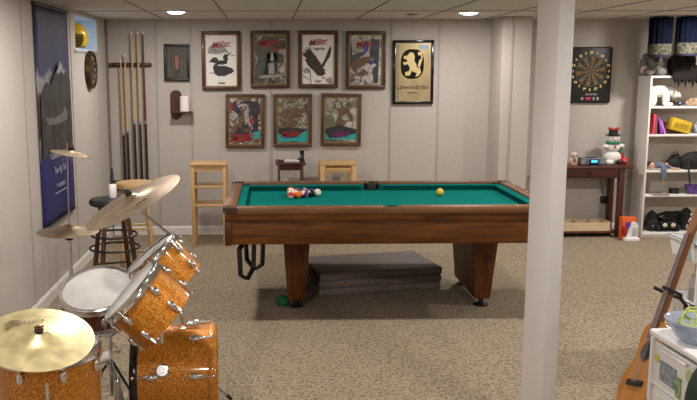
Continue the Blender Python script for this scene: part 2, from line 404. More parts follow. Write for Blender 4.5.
def reflection_mottle(name, cs, scale, rough=.3, dist=1.5):  # mirror ground with a mottled room reflection painted into its colour
    m, N, L, B = new_mat(name); tc = N.new('ShaderNodeTexCoord'); n = N.new('ShaderNodeTexNoise'); n.inputs['Scale'].default_value = scale; n.inputs['Detail'].default_value = 5; n.inputs['Distortion'].default_value = dist
    r = N.new('ShaderNodeValToRGB'); e = r.color_ramp.elements; e[0].position = .36; e[0].color = (*cs[0], 1); e[1].position = .66; e[1].color = (*cs[-1], 1)
    for i_, c_ in enumerate(cs[1:-1]): q_ = e.new(.36+.30*(i_+1)/(len(cs)-1)); q_.color = (*c_, 1)
    L.new(tc.outputs['Object'], n.inputs['Vector']); L.new(n.outputs['Fac'], r.inputs['Fac']); L.new(r.outputs['Color'], B.inputs['Base Color']); B.inputs['Roughness'].default_value = rough
    return m
def swash(x0, x1, y, h):
    h *= .55
    return [(x0, y+h*.5), (x0+.1*(x1-x0), y-h*.05), (x1, y-h*.5), (x1-.05*(x1-x0), y-h*.2), (x0+.25*(x1-x0), y+h*.55), (x0+.08*(x1-x0), y+h*.7)]
GRP = 'framed beer mirrors on the back wall'
# 1: ducks
t, iw, ih = pic(201, 31, 241, 90, label='framed beer mirror with a dark duck pair on white, top left of the mirrors', group=GRP)
art(t, iw, ih, [[(.10, .53), (.16, .50), (.20, .46), (.30, .43), (.38, .45), (.42, .50), (.52, .49), (.66, .50), (.70, .55), (.55, .58), (.35, .57), (.28, .54), (.18, .53)],
                [(.24, .62), (.30, .56), (.38, .57), (.42, .60), (.62, .60), (.82, .64), (.90, .70), (.80, .75), (.60, .79), (.42, .80), (.30, .76), (.26, .70)],
                [(.56, .47), (.56, .41), (.62, .37), (.68, .38), (.84, .33), (.70, .42), (.72, .48), (.66, .53)]], M['ink'], 'duck_figures')
art(t, iw, ih, [[(.08, .36), (.12, .24), (.30, .15), (.52, .18), (.66, .28), (.76, .36), (.60, .34), (.44, .38), (.24, .37)], ell(.22, .74, .10, .012), ell(.86, .40, .07, .012), ell(.60, .795, .09, .008)], M['ink_grey'], 'marsh_scene')
wtext(t, iw, ih, 'Miller', .48, .185, .075, M['red'], .45, .0006, iw*.62, .002, rot=.12)
art(t, iw, ih, [swash(.18, .82, .235, .05)], M['red'], 'lettering_underline', .002)
wtext(t, iw, ih, 'High Life', .52, .30, .030, M['ink_grey'], .1, .0005, None, .002)
wtext(t, iw, ih, 'Ducks', .50, .93, .028, M['ink'], .3, .0005, None, .002)
# 2: dog
t, iw, ih = pic(250, 30.5, 290, 88, label='framed beer mirror with a black and white hunting dog, second in the top row', group=GRP, ground=reflection_mottle('dog_mirror_ground', [(.03, .028, .02), (.10, .09, .06), (.30, .28, .24), (.52, .50, .46)], 9))
art(t, iw, ih, [[(.04, .20), (.30, .04), (.66, .06), (.78, .14), (.70, .22), (.62, .30), (.90, .42), (.94, .56), (.74, .58), (.66, .66), (.72, .80), (.40, .86), (.30, .96), (.06, .96), (.06, .60), (.14, .52)]], mat('dark_reed_ink', (.075, .075, .055), .4, var=.5, scale=30), 'reeds')
art(t, iw, ih, [ell(.56, .44, .14, .10), ell(.44, .47, .07, .10), ell(.68, .46, .08, .10), [(.38, .52), (.30, .78), (.42, .84), (.66, .82), (.72, .60)]], M['black'], 'dog_body', .0016)
art(t, iw, ih, [[(.53, .36), (.59, .36), (.62, .50), (.56, .54), (.50, .50)], [(.44, .58), (.62, .57), (.64, .78), (.46, .80)]], M['ink_grey'], 'dog_blaze', .003)
art(t, iw, ih, [[(.16, .82), (.90, .79), (.84, .84), (.50, .86), (.20, .88)]], M['ink_grey'], 'water_glints', .003)
wtext(t, iw, ih, 'Miller', .46, .16, .085, M['red'], .45, .0008, iw*.68, .003, rot=.12)
art(t, iw, ih, [swash(.16, .80, .22, .06), ell(.66, .31, .07, .03)], M['red'], 'lettering_underline', .003)
# 3: eagle
t, iw, ih = pic(298, 30.5, 338, 88, label='framed beer mirror with a swooping dark eagle on white, third in the top row', group=GRP)
art(t, iw, ih, [[(.04, .36), (.12, .37), (.08, .28), (.17, .34), (.15, .24), (.23, .32), (.25, .24), (.31, .34), (.44, .44), (.60, .60), (.66, .68), (.76, .72), (.74, .78), (.62, .83), (.48, .82), (.38, .74), (.20, .62), (.10, .50), (.16, .48), (.05, .42)],
                [(.60, .62), (.70, .50), (.78, .36), (.87, .22), (.90, .30), (.86, .44), (.74, .56), (.66, .66)]], mat('eagle_ink', (.05, .035, .03), .6, var=.4, scale=40), 'eagle_figure')
for P_ in ([(.24, .72), (.28, .72), (.30, .98), (.26, .98)], [(.04, .80), (.23, .89), (.23, .92), (.05, .84)], [(.04, .70), (.16, .66), (.27, .70), (.24, .76), (.10, .78)], [(.70, .90), (.90, .84), (.94, .98), (.80, .97)]): art(t, iw, ih, [P_], M['ink_grey'], 'branch')
art(t, iw, ih, [ell(.75, .74, .05, .03)], M['white'], 'eagle_head', .002)
art(t, iw, ih, [[(.60, .84), (.74, .86), (.64, .88)]], M['red'], 'talons', .002)
wtext(t, iw, ih, 'Miller', .48, .155, .075, M['red'], .45, .0006, iw*.60, .002, rot=.12)
art(t, iw, ih, [swash(.20, .78, .205, .04)], M['black'], 'lettering_underline', .0018)
wtext(t, iw, ih, 'High Life', .53, .29, .030, M['ink_brown'], .1, .0005, None, .002)
wtext(t, iw, ih, 'Eagle', .50, .93, .028, M['ink'], .3, .0005, None, .002)
# 4: fish / turkey
t, iw, ih = pic(346, 31, 385.5, 89, label='framed beer mirror with a leaping fish before a dark lake, rightmost of the top row', group=GRP, ground=reflection_mottle('fish_mirror_ground', [(.08, .07, .06), (.42, .39, .35), (.62, .59, .54)], 8))
art(t, iw, ih, [[(.66, .08), (.90, .10), (.88, .95), (.74, .95), (.70, .66), (.84, .60), (.60, .50)], [(.04, .08), (.10, .40), (.34, .34), (.50, .36), (.10, .56), (.02, .62)]], mat('lake_ink', (.03, .035, .05), .3, var=.5, scale=20), 'dark_shore')
art(t, iw, ih, [[(.03, .62), (.14, .50), (.40, .44), (.66, .42), (.76, .44), (.60, .54), (.44, .66), (.58, .74), (.44, .82), (.28, .80), (.20, .76), (.12, .70)]], M['ink_brown'], 'fish_figure', .0018)
art(t, iw, ih, [[(.22, .70), (.50, .58), (.74, .44), (.72, .48), (.42, .68), (.26, .76)]], M['ink_grey'], 'fish_belly', .003)
art(t, iw, ih, [[(.44, .16), (.60, .15), (.58, .28), (.50, .38), (.46, .32)], ell(.66, .55, .08, .04)], mat('blue_ink', (.05, .05, .32), .4), 'blue_highlights', .003)
art(t, iw, ih, [[(.04, .96), (.30, .84), (.34, .95)]], M['ink_grey'], 'foam', .003)
wtext(t, iw, ih, 'Miller', .46, .18, .08, M['red'], .45, .0008, iw*.60, .004, rot=.1)
# bottom row
t, iw, ih = pic(225, 94, 265, 148, label='busy framed beer mirror with red, white and teal scene, leftmost of the lower row', group=GRP, fm='frame_brown', ground=reflection_mottle('busy_mirror_ground', [(.03, .02, .03), (.16, .08, .04), (.10, .09, .10), (.62, .58, .52), (.40, .36, .30)], 13), tilt=.014)
art(t, iw, ih, [[(.38, .10), (.60, .06), (.92, .10), (.90, .80), (.70, .74), (.76, .50), (.66, .30), (.62, .16)], [(.06, .20), (.16, .06), (.44, .36), (.36, .50), (.20, .38)], [(.22, .62), (.44, .50), (.70, .66), (.60, .80), (.30, .78)]], mat('dark_room_ink', (.035, .03, .045), .4, var=.5, scale=20), 'dark_figures')
art(t, iw, ih, [[(.30, .40), (.42, .38), (.40, .66), (.26, .62)], [(.48, .66), (.66, .66), (.60, .74), (.46, .73)]], M['ink_brown'], 'brown_figure', .0018)
art(t, iw, ih, [[(.04, .14), (.12, .12), (.10, .28), (.04, .30)], [(.66, .42), (.74, .42), (.74, .56), (.64, .56)]], M['red'], 'red_patches', .0018)
art(t, iw, ih, [[(.66, .84), (.78, .74), (.96, .70), (.96, .84), (.80, .88)]], M['teal'], 'teal_water', .0018)
art(t, iw, ih, [[(.04, .34), (.18, .30), (.30, .38), (.14, .50), (.06, .46)], [(.46, .30), (.60, .22), (.62, .52), (.50, .58)]], M['ink_grey'], 'pale_figures', .003)
wtext(t, iw, ih, 'Miller', .42, .84, .09, M['red'], .45, .0010, iw*.72, .004, rot=.1)
art(t, iw, ih, [swash(.06, .80, .91, .07)], M['red'], 'lettering_underline', .0035)
t, iw, ih = pic(273, 94, 312, 147, label='framed beer mirror with brown fish over teal water, middle of the lower row', group=GRP, fm='frame_brown', ground=reflection_mottle('pond_mirror_ground', [(.03, .035, .025), (.12, .12, .08), (.28, .25, .19), (.40, .38, .32)], 13))
art(t, iw, ih, [[(.05, .40), (.16, .30), (.36, .26), (.62, .20), (.66, .24), (.90, .30), (.78, .36), (.88, .42), (.60, .44), (.40, .50), (.20, .44)], [(.10, .58), (.24, .50), (.56, .48), (.68, .54), (.60, .64), (.30, .66)]], M['ink_brown'], 'fish_figures')
art(t, iw, ih, [[(.03, .70), (.97, .70), (.97, .96), (.03, .96)]], M['teal'], 'teal_water')
art(t, iw, ih, [[(.04, .68), (.30, .64), (.96, .68), (.90, .72), (.60, .86), (.20, .84), (.06, .78)]], M['ink'], 'dark_shore', .0018)
wtext(t, iw, ih, 'Miller', .42, .79, .085, M['red'], .45, .0010, iw*.66, .004, rot=.1)
art(t, iw, ih, [swash(.22, .74, .86, .05)], M['ink'], 'lettering_underline', .0035)
wtext(t, iw, ih, 'Great Catch', .5, .955, .022, M['ink_brown'], 0, .0005, None, .004)
t, iw, ih = pic(321, 93.5, 361, 146, label='framed beer mirror with a grey-brown bird above teal water, right of the lower row', group=GRP, fm='frame_brown', ground=reflection_mottle('bird_mirror_ground', [(.08, .09, .06), (.36, .34, .28), (.60, .57, .50)], 8), tilt=.012)
art(t, iw, ih, [[(.04, .40), (.18, .38), (.30, .46), (.34, .60), (.20, .66), (.04, .68)]], mat('bush_ink', (.12, .14, .07), .6, var=.5, scale=50), 'bushes')
art(t, iw, ih, [[(.30, .22), (.26, .12), (.36, .06), (.50, .10), (.60, .26), (.66, .12), (.76, .08), (.72, .26), (.84, .40), (.86, .56), (.70, .50), (.60, .62), (.44, .66), (.30, .62), (.40, .44), (.46, .34)]], M['ink_brown'], 'bird_figure', .0018)
art(t, iw, ih, [[(.50, .44), (.66, .36), (.76, .50), (.60, .52)], [(.30, .12), (.46, .10), (.50, .24), (.36, .24)]], M['ink_grey'], 'pale_feathers', .003)
art(t, iw, ih, [[(.03, .74), (.97, .74), (.97, .93), (.03, .93)]], M['teal'], 'teal_water')
art(t, iw, ih, [[(.03, .70), (.44, .60), (.70, .66), (.97, .70), (.97, .78), (.60, .86), (.16, .90), (.03, .76)]], M['ink'], 'dark_shore', .0032)
wtext(t, iw, ih, 'Miller', .48, .82, .075, mat('navy_ink', (.12, .02, .10), .4), .35, .005, iw*.58, .005, rot=.1)
wtext(t, iw, ih, 'Great Bird', .5, .955, .022, M['ink_brown'], 0, .0005, None, .004)
# lion
t, iw, ih = pic(393.5, 40, 433, 104, fw=.028, label='framed gold beer sign with a rampant lion in a black oval', fm='black_gloss', back=(.43, .34, .19), rough=.35, metal=.35, lip=False, var=.12, cat='framed picture', tilt=-.006)
def rr(cx, cy, rx, ry, k=2.6, n=36): return [(cx+rx*abs(math.cos(a))**(2/k)*(1 if math.cos(a) >= 0 else -1), cy+ry*abs(math.sin(a))**(2/k)*(1 if math.sin(a) >= 0 else -1)) for a in [2*PI*i/n for i in range(n)]]
art(t, iw, ih, [rr(.47, .36, .36, .275)], M['gold_leaf'], 'oval_border')
art(t, iw, ih, [rr(.47, .36, .33, .255)], M['black_gloss'], 'oval', .0016)
lion = [[(.32, .22), (.40, .16), (.50, .17), (.54, .24), (.52, .30), (.58, .36), (.60, .42), (.68, .42), (.72, .50), (.66, .56), (.56, .58), (.60, .52), (.54, .50), (.46, .48), (.40, .56), (.28, .56), (.26, .50), (.38, .48), (.40, .42), (.34, .36), (.24, .38), (.20, .33), (.34, .32), (.30, .28), (.22, .26), (.24, .22)],
        [(.62, .40), (.66, .30), (.72, .26), (.70, .20), (.64, .22), (.62, .16), (.72, .16), (.76, .24), (.72, .34), (.68, .42)]]
art(t, iw, ih, lion, mat('lion_gold', (.62, .50, .24), .4, .3), 'lion_figure', .0032)
wtext(t, iw, ih, 'Löwenbräu', .48, .755, .062, M['ink_brown'], 0, .001, iw*.90, .002)
wtext(t, iw, ih, 'Imported', .48, .85, .026, M['ink_brown'], .1, .0005, None, .002)
art(t, iw, ih, [[(.66, .04), (.92, .04), (.92, .11), (.66, .11)]], mat('pale_blue_tag', (.35, .55, .66), .5), 'price_tag', .002)
art(t, iw, ih, [[(.02, .02), (.10, .02), (.10, .98), (.02, .98)]], mat('dull_gold', (.30, .24, .15), .4, .3), 'side_band')
# small dark picture
t, iw, ih = pic(163.5, 44, 190, 81, fw=.026, name='small_picture', label='small dark framed picture hanging above the candle sconce', fm='black', back=(.045, .035, .028), lip=False, var=.5, vs=25, tilt=.012, rough=.5)
art(t, iw, ih, [[(.42, .30), (.54, .26), (.60, .40), (.56, .70), (.44, .72), (.40, .50)]], mat('dusky_rose', (.26, .10, .09), .6), 'figure')
art(t, iw, ih, [[(.08, .10), (.16, .10), (.18, .94), (.06, .94)], [(.28, .10), (.32, .10), (.32, .94), (.27, .94)], [(.70, .10), (.76, .10), (.78, .94), (.70, .94)], [(.88, .12), (.93, .12), (.93, .92), (.86, .92)]], mat('olive_ink', (.09, .075, .04), .6), 'tree_trunks')

# candle sconce
p = at(182, 112, Y=WALL_Y-.06)
t = thing('wall_sconce', 'dark red arched wooden candle shelf below the small picture', 'sconce', (p.x, WALL_Y-.004, p.z)); t.scale = (1.08, 1, 1.2)
pts = [(-.085, -.09), (-.02, -.06), (0, 0)]
arch = [(-.105, -.045), (-.02, -.045), (-.02, .14)] + [(-.0625+.0425*math.cos(a), .14+.0425*math.sin(a)) for a in [PI*i/10 for i in range(11)]] + [(-.105, .14)]
MB().prism([(x*1.25+.02, z) for x, z in [(-.105, 0)] + [(-.095, -.05), (-.0625, -.07), (-.03, -.05), (-.02, 0), (-.02, .14)] + arch[3:14]], .016, T(0, 0, 0) @ RX(PI/2)).build('back_plate', M['mahogany_z'], t)
MB().box((0, -.075, 0), (.205, .12, .014), bevel=.004).build('shelf', M['mahogany'], t)
MB().lathe([(0, -.05), (.022, -.045), (.03, -.01), (.03, -.007), (0, -.007)], T(-.05, -.06, 0)).build('bracket', M['mahogany'], t)
c = thing('pillar_candle', 'white pillar candle standing on the dark red sconce', 'candle', (p.x+.032, WALL_Y-.080, p.z+.0090))
MB().lathe([(0, 0), (.050, 0), (.047, .145), (.040, .152), (0, .144)]).build('wax', mat('candle_wax', (.80, .76, .72), .5), c)
MB().cyl((0, 0, .143), (.002, 0, .158), .0015, n=6).build('wick', M['black'], c)

# ------------------------------------------------------------------ cue rack and cues
a = at(109.5, 65, Y=WALL_Y-.03); b = at(151, 65, Y=WALL_Y-.03)
t = thing('cue_rack', 'dark wooden cue rack bar on the back wall near the corner', 'cue rack', (0, 0, 0))
L_ = b.x-a.x; xc = (a.x+b.x)/2
mb = MB().box((xc, WALL_Y-.011, a.z), (L_, .018, .045), bevel=.004)
for px in (110.5, 117, 124, 131, 137, 143.5, 150):
    x = at(px, 65, Y=WALL_Y-.03).x
    mb.ball((x, WALL_Y-.025, a.z), (.020, .012, .022), u=12, v=8)
mb.build('upper_bar', M['walnut'], t)
MB().box((xc, WALL_Y-.045, .50), (L_, .09, .03), bevel=.004).box((xc, WALL_Y-.010, .54), (L_, .02, .07), bevel=.004).build('lower_shelf', M['mahogany'], t)
M['maple'] = mat('maple_shaft', (.50, .36, .20), .35, var=.1, scale=8)
M['cue_butt'] = mat('dark_cue_butt', (.03, .012, .010), .25, coat=.3)
desc = ['shortest pale cue at the left end of the wall rack', 'second cue from the left on the wall rack, short and pale', 'tall pale cue in the middle of the wall rack', 'tall pale cue second from the right on the wall rack', 'tall dark reddish cue at the right end of the wall rack']
for i, (px, py) in enumerate(((120.5, 60), (124.5, 54), (131, 32), (137, 32), (142.5, 31.5))):
    tp = at(px, py, Y=WALL_Y-.06); z0 = .5152
    h = tp.z - z0
    t = thing('pool_cue', desc[i], 'pool cue', (tp.x+.004, WALL_Y-.048, z0), 0, 'pool cues in the wall rack')
    s = Vector((-.004, -.006, h))
    P = lambda f: s*f
    MB().cyl(P(0), P(.411), .0145, .0126).build('butt', M['cue_butt'], t)
    MB().cyl(P(.412), P(.432), .0128, .0124).build('collar', M['ink_grey'], t)
    MB().cyl(P(.433), P(.985), .0118, .0072).build('shaft', M['maple'] if i < 4 else mat('red_cue_shaft', (.12, .03, .02), .3), t)
    MB().cyl(P(.985), P(1), .0075, .0065).build('ferrule', M['white'], t)

# ------------------------------------------------------------------ banner on the left wall
Y0, Y1 = 5.84, 6.78; Z1, Z0 = 2.158, .565
m, N, L, B = new_mat('mountain_banner')
tc = N.new('ShaderNodeTexCoord'); mp = N.new('ShaderNodeMapping'); sx = N.new('ShaderNodeSeparateXYZ')
L.new(tc.outputs['Object'], mp.inputs['Vector']); L.new(mp.outputs['Vector'], sx.inputs[0])
n = N.new('ShaderNodeTexNoise'); n.inputs['Scale'].default_value = 3.5; n.inputs['Detail'].default_value = 6; L.new(mp.outputs['Vector'], n.inputs['Vector'])
mu = N.new('ShaderNodeMath'); mu.operation = 'MULTIPLY_ADD'; mu.inputs[1].default_value = .42; L.new(n.outputs['Fac'], mu.inputs[0]); L.new(sx.outputs['Z'], mu.inputs[2])
mr = N.new('ShaderNodeMapRange'); mr.inputs['From Min'].default_value = .2; mr.inputs['From Max'].default_value = 1.8; L.new(mu.outputs[0], mr.inputs['Value'])
r = N.new('ShaderNodeValToRGB'); e = r.color_ramp.elements
e[0].position = 0; e[0].color = (.012, .012, .11, 1); e[1].position = 1; e[1].color = (.013, .014, .055, 1)
for ps, c in ((.28, (.014, .014, .12, 1)), (.33, (.10, .10, .14, 1)), (.40, (.16, .15, .15, 1)), (.43, (.03, .028, .028, 1)), (.56, (.05, .045, .042, 1)), (.63, (.13, .11, .11, 1)), (.68, (.30, .30, .34, 1)), (.71, (.030, .038, .12, 1)), (.85, (.020, .024, .085, 1))):
    x = e.new(ps); x.color = c
L.new(mr.outputs[0], r.inputs['Fac']); L.new(r.outputs['Color'], B.inputs['Base Color']); B.inputs['Roughness'].default_value = .6
t = thing('wall_banner', 'tall blue cloth banner with a snowy mountain on the left wall', 'banner', (LX, Y0, Z0))
mb = MB(); NY, NZ = 12, 30
vs = [[mb.bm.verts.new((.012+.006*math.sin(j*.7)+.003*math.sin(i*.5), (Y1-Y0)*j/NY, (Z1-Z0)*i/NZ)) for j in range(NY+1)] for i in range(NZ+1)]
for i in range(NZ):
    for j in range(NY): mb.bm.faces.new((vs[i][j], vs[i][j+1], vs[i+1][j+1], vs[i+1][j]))
bo = mb.build('cloth', m, t, smooth=80)
so = bo.modifiers.new('s', 'SOLIDIFY'); so.thickness = .004
MB().cyl((.016, -.02, Z1-Z0), (.016, Y1-Y0+.02, Z1-Z0), .012).build('hanging_rod', M['darkmetal'], t)
MB().cyl((.016, -.005, 0), (.016, Y1-Y0+.005, 0), .009).build('bottom_rod', M['darkmetal'], t)
MB().box((.012, Y1-Y0+.006, (Z1-Z0)/2), (.008, .014, Z1-Z0-.02)).build('edge_binding', mat('rust_binding', (.14, .035, .02), .7), t)
def banner_art(pts, nm, mm, lift):
    MB().prism(pts, .0012, T(.0262+lift, 0, 0) @ Matrix(((0, 0, 1, 0), (1, 0, 0, 0), (0, 1, 0, 0), (0, 0, 0, 1)))).build(nm, mm, t, smooth=0)
banner_art([(.02, .96), (.10, .98), (.20, 1.05), (.30, 1.02), (.42, 1.10), (.54, 1.14), (.62, 1.20), (.70, 1.13), (.80, 1.15), (.92, 1.05), (.92, .52), (.70, .47), (.40, .55), (.02, .50)], 'printed_mountain', mat('mountain_print', (.035, .032, .032), .6, var=.7, scale=7), 0)
banner_art([(.48, 1.12), (.54, 1.145), (.62, 1.205), (.70, 1.135), (.76, 1.14), (.72, 1.10), (.62, 1.13), (.55, 1.10)], 'printed_snow', mat('snow_print', (.36, .36, .40), .6, var=.3, scale=20), .0014)
banner_art([(.12, .79), (.40, .78), (.60, .80), (.70, .86), (.78, .80), (.74, .745), (.50, .73), (.20, .735)], 'printed_castle', mat('castle_print', (.15, .145, .14), .6, var=.3, scale=20), .0014)
M['print'] = mat('white_print', (.34, .33, .42), .6)
for txt, z, s, wd in (('Commonwealter', .50, .07, .50), ('Tun Ag Tal', .385, .075, .34), ('> coors', .27, .065, .26)):
    text_obj(txt, s, M['print'], t, T(.024, .47, z) @ RX(PI/2) @ RY(PI/2) if False else T(.0275, .47, z) @ Matrix(((0, 0, 1, 0), (1, 0, 0, 0), (0, 1, 0, 0), (0, 0, 0, 1))), 'lettering', 0, .0005, .001, wd)
for z in (.215,):
    MB().box((.0275, .47, z), (.002, .36, .008)).build('printed_rule', M['print'], t, smooth=0)

# ------------------------------------------------------------------ yellow helmet on the window sill
t = thing('football_helmet', 'small yellow football helmet on the window ledge of the left wall', 'helmet', (LX-.050, 7.36, WZ0+.0125), math.radians(-10)); t.scale = (1.25, 1.25, 1.45)
k = .082
prof = [(math.cos(a)*k, math.sin(a)*k*1.08) for a in [-.75+(PI/2+.75)*i/10 for i in range(11)]]; prof[-1] = (0, k*1.08)
mb = MB().lathe(prof, T(0, 0, .068), 28)
for v_ in mb.bm.verts: v_.co.y *= 1.15
for f in [f for f in mb.bm.faces if f.calc_center_median().y < -.045 and f.calc_center_median().z < .085]: mb.bm.faces.remove(f)
ho = mb.build('shell', mat('yellow_helmet', (.72, .47, .01), .25, coat=.5), t)
ho.modifiers.new('s', 'SOLIDIFY').thickness = .006
mb = MB()
for z in (.02, .04, .06): mb.tube([(.072*math.cos(a), -.075-.045*math.sin(a), z) for a in [PI*i/8 for i in range(9)]], .004)
mb.tube([(0, -.118, .015), (0, -.118, .07)], .004)
mb.build('face_guard', M['black'], t)
MB().cyl((.076, .035, .08), (.084, .038, .08), .017).build('round_emblem', M['white'], t)
# round plate/clock below
c0 = at(88.5, 70, X=LX)
t = thing('wall_clock', 'round dark ornate wall clock with a gilt rim below the helmet', 'clock', (LX, c0.y, c0.z))
MC = RY(PI/2)
MB().lathe([(0, 0), (.165, 0), (.175, .012), (.168, .045), (.150, .052), (.142, .030), (0, .030)], MC).build('rim', mat('aged_bronze', (.09, .065, .03), .35, .7), t)
MB().lathe([(0, .031), (.140, .031), (.138, .034), (0, .034)], MC).build('face', mat('dark_dial', (.03, .028, .025), .4, var=.5, scale=30), t)
mb = MB()
for i in range(12):
    a_ = 2*PI*i/12; mb.box((.037, .115*math.sin(a_), .115*math.cos(a_)), (.006, .022, .022), bevel=.003)
mb.build('hour_markers', mat('pale_marker', (.45, .38, .24), .4, .4), t)
MB().box((.040, .0, .035), (.003, .008, .08)).build('minute_hand', M['gold'], t); MB().box((.043, .025, 0), (.003, .055, .010)).build('hour_hand', M['gold'], t)

# ------------------------------------------------------------------ wooden side furniture at the back wall
# open shelf
a = at(190.5, 164, Y=7.80); b = at(226, 164, Y=7.80)
wd = b.x-a.x; ht = a.z-.0; dp = .30
t = thing('open_shelf', 'narrow blond wood open shelf stand against the back wall', 'shelf', ((a.x+b.x)/2, 7.80, 0))
for sx in (-1, 1):
    for y in (.0175, dp-.0175): MB().box((sx*(wd/2-.0175), y, ht/2-.01), (.035, .035, ht-.02), bevel=.004).build('leg', M['pine'], t)
MB().box((0, dp/2, ht-.01), (wd+.012, dp+.012, .022), bevel=.005).build('top', M['pine_x'], t)
for py in (187.5, 206):
    z = at(208, py, Y=7.80).z
    MB().box((0, dp/2, z), (wd-.036, dp-.01, .02), bevel=.003).build('shelf', M['pine_x'], t)
for y in (.014, dp-.014): MB().box((0, y, ht-.05), (wd-.07, .018, .055)).build('apron', M['pine_x'], t)
# blond bench/stool
a = at(320, 163, Y=8.0); b = at(357, 163, Y=8.0); wd = b.x-a.x; ht = a.z; dp = .32
t = thing('side_table', 'square blond wood side table against the wall behind the pool table', 'side table', ((a.x+b.x)/2, 8.0, 0))
for sx in (-1, 1):
    for y in (.028, dp-.028): MB().box((sx*(wd/2-.028), y, ht/2-.01), (.052, .052, ht-.02), bevel=.006).build('leg', M['pine'], t)
MB().box((0, dp/2, ht-.015), (wd, dp, .03), bevel=.006).build('top', M['pine_x'], t)
for y in (.02, dp-.02): MB().box((0, y, ht-.075), (wd-.11, .022, .05), bevel=.003).build('apron', M['pine_x'], t)
MB().box((0, dp/2, .22), (wd-.08, dp-.06, .02), bevel=.003).build('shelf', M['pine_x'], t)
# dark end table
a = at(275.5, 163, Y=8.0); b = at(306, 163, Y=8.0); wd = b.x-a.x; ht = a.z
t = thing('end_table', 'small dark wood end table against the wall behind the pool table', 'side table', ((a.x+b.x)/2, 8.0, 0)); et = t
for sx in (-1, 1):
    for y in (.04, .26): MB().box((sx*(wd/2-.035), y, ht/2-.012), (.024, .024, ht-.024), bevel=.003).build('leg', M['mahogany_z'], t)
MB().box((0, .15, ht-.011), (wd, .30, .022), bevel=.006).build('top', M['mahogany'], t)
for y in (.045, .255): MB().box((0, y, ht-.05), (wd-.09, .02, .055)).build('apron', M['mahogany'], t)
ex = (a.x+b.x)/2
MB_ = MB().box((0, 0, .009), (.15, .18, .018), bevel=.003)
o = tag(MB_.build('magazine', mat('pale_paper', (.62, .60, .58), .5)), 'pale thick magazine lying on the dark end table', 'magazine'); o.location = (ex+.012, 8.13, ht+.0005)
t = thing('phone', 'black cordless phone tilted in its cradle on the dark end table', 'phone', (ex+.105, 8.14, ht+.0005))
MB().box((0, 0, .012), (.07, .10, .024), bevel=.006).build('cradle', M['black'], t)
MB().box((.012, .02, .062), (.045, .03, .10), bevel=.008, M=RX(-.25)).build('handset', M['black_gloss'], t)
t = thing('ashtray', 'small grey metal dish at the left end of the dark end table', 'dish', (ex-.10, 8.10, ht+.0005))
MB().lathe([(0, 0), (.03, 0), (.04, .03), (.036, .03), (.027, .006), (0, .006)]).build('dish', M['steel'], t)

# ------------------------------------------------------------------ pool table
TX0, TX1, TY0, TY1, TZ = -.285, 1.93, 5.27, 6.545, .80
tx, ty = (TX0+TX1)/2, (TY0+TY1)/2
TL, TW = TX1-TX0, TY1-TY0
pt = thing('pool_table', 'wood pool table with green cloth in the middle of the room', 'pool table', (tx, ty, 0), -.010)
def P3(x, y): return (x-tx, y-ty)
RW = .125      # rail width (wood+cushion)
bedz = .750
MB().box((0, 0, bedz-.02), (TL-.10, TW-.10, .04)).build('playing_surface', M['felt'], pt, smooth=0)
# wooden rail tops: strips with gaps at the six pockets
wr = .082
def rail_strip(x0, y0, x1, y1):
    return MB().box(((x0+x1)/2, (y0+y1)/2, TZ-.0125), (abs(x1-x0), abs(y1-y0), .045), bevel=.008)
hx, hy = TL/2, TW/2; cg = .085; sg = .055
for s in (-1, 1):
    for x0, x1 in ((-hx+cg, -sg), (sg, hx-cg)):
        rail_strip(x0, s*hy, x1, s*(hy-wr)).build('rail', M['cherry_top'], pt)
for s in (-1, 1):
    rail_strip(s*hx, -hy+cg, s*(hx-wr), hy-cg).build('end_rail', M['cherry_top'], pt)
# cushions: angled noses
def cushion(length, Mx):
    prof = [(0, .792), (.052, .792), (.056, .787), (.022, .749), (0, .749)]
    mb = MB()
    a_ = [mb.bm.verts.new((-length/2+d_*.75, d_, z)) for d_, z in prof]; b_ = [mb.bm.verts.new((length/2-d_*.75, d_, z)) for d_, z in prof]
    mb.bm.faces.new(a_); mb.bm.faces.new(b_[::-1])
    for i in range(5): mb.bm.faces.new((a_[i], b_[i], b_[(i+1) % 5], a_[(i+1) % 5]))
    mb.build('cushion', M['felt_side'], pt, smooth=0, M=Mx)
cl = (hx-cg-sg)
for s in (-1, 1):
    for xm in (-(sg+cl/2), sg+cl/2):
        cushion(cl-.01, T(xm, s*(hy-wr), 0) @ (RZ(0) if s < 0 else RZ(PI)))
    cushion(2*(hy-cg)-.01, T(s*(hx-wr), 0, 0) @ RZ(PI/2 if s > 0 else -PI/2))
# pockets
for sx in (-1, 1):
    for sy in (-1, 1):
        c_ = (sx*(hx-.075), sy*(hy-.075))
        ang = math.atan2(-sy, -sx)
        Mx = T(c_[0], c_[1], 0) @ RZ(ang+PI/2+.0)
        po = MB().lathe([(.050, .715), (.054, .80), (.060, .806), (.063, .798), (.056, .715)], T(c_[0], c_[1], 0), 24).lathe([(0, .72), (.056, .72)], T(c_[0], c_[1], 0), 24)
        # corner casting wrapping the outside corner
        po.build('corner_pocket', M['black'], pt)
        q = MB()
        n_ = 10
        cx_, cy_ = sx*(hx-.045), sy*(hy-.045)
        pts = [(sx*(hx-cg-.004), sy*(hy+.006)), (sx*(hx-cg-.004), sy*(hy-.022)), (sx*(hx-.022), sy*(hy-.022)), (sx*(hx-.022), sy*(hy-cg-.004)), (sx*(hx+.006), sy*(hy-cg-.004))] + \
              [(cx_+sx*.051*math.cos(a_), cy_+sy*.051*math.sin(a_)) for a_ in [PI/2*i/6 for i in range(7)]]
        q.prism(pts, .034, z0=TZ-.026).build('corner_cap', mat('dark_corner_metal', (.10, .075, .07), .25, .8), pt)
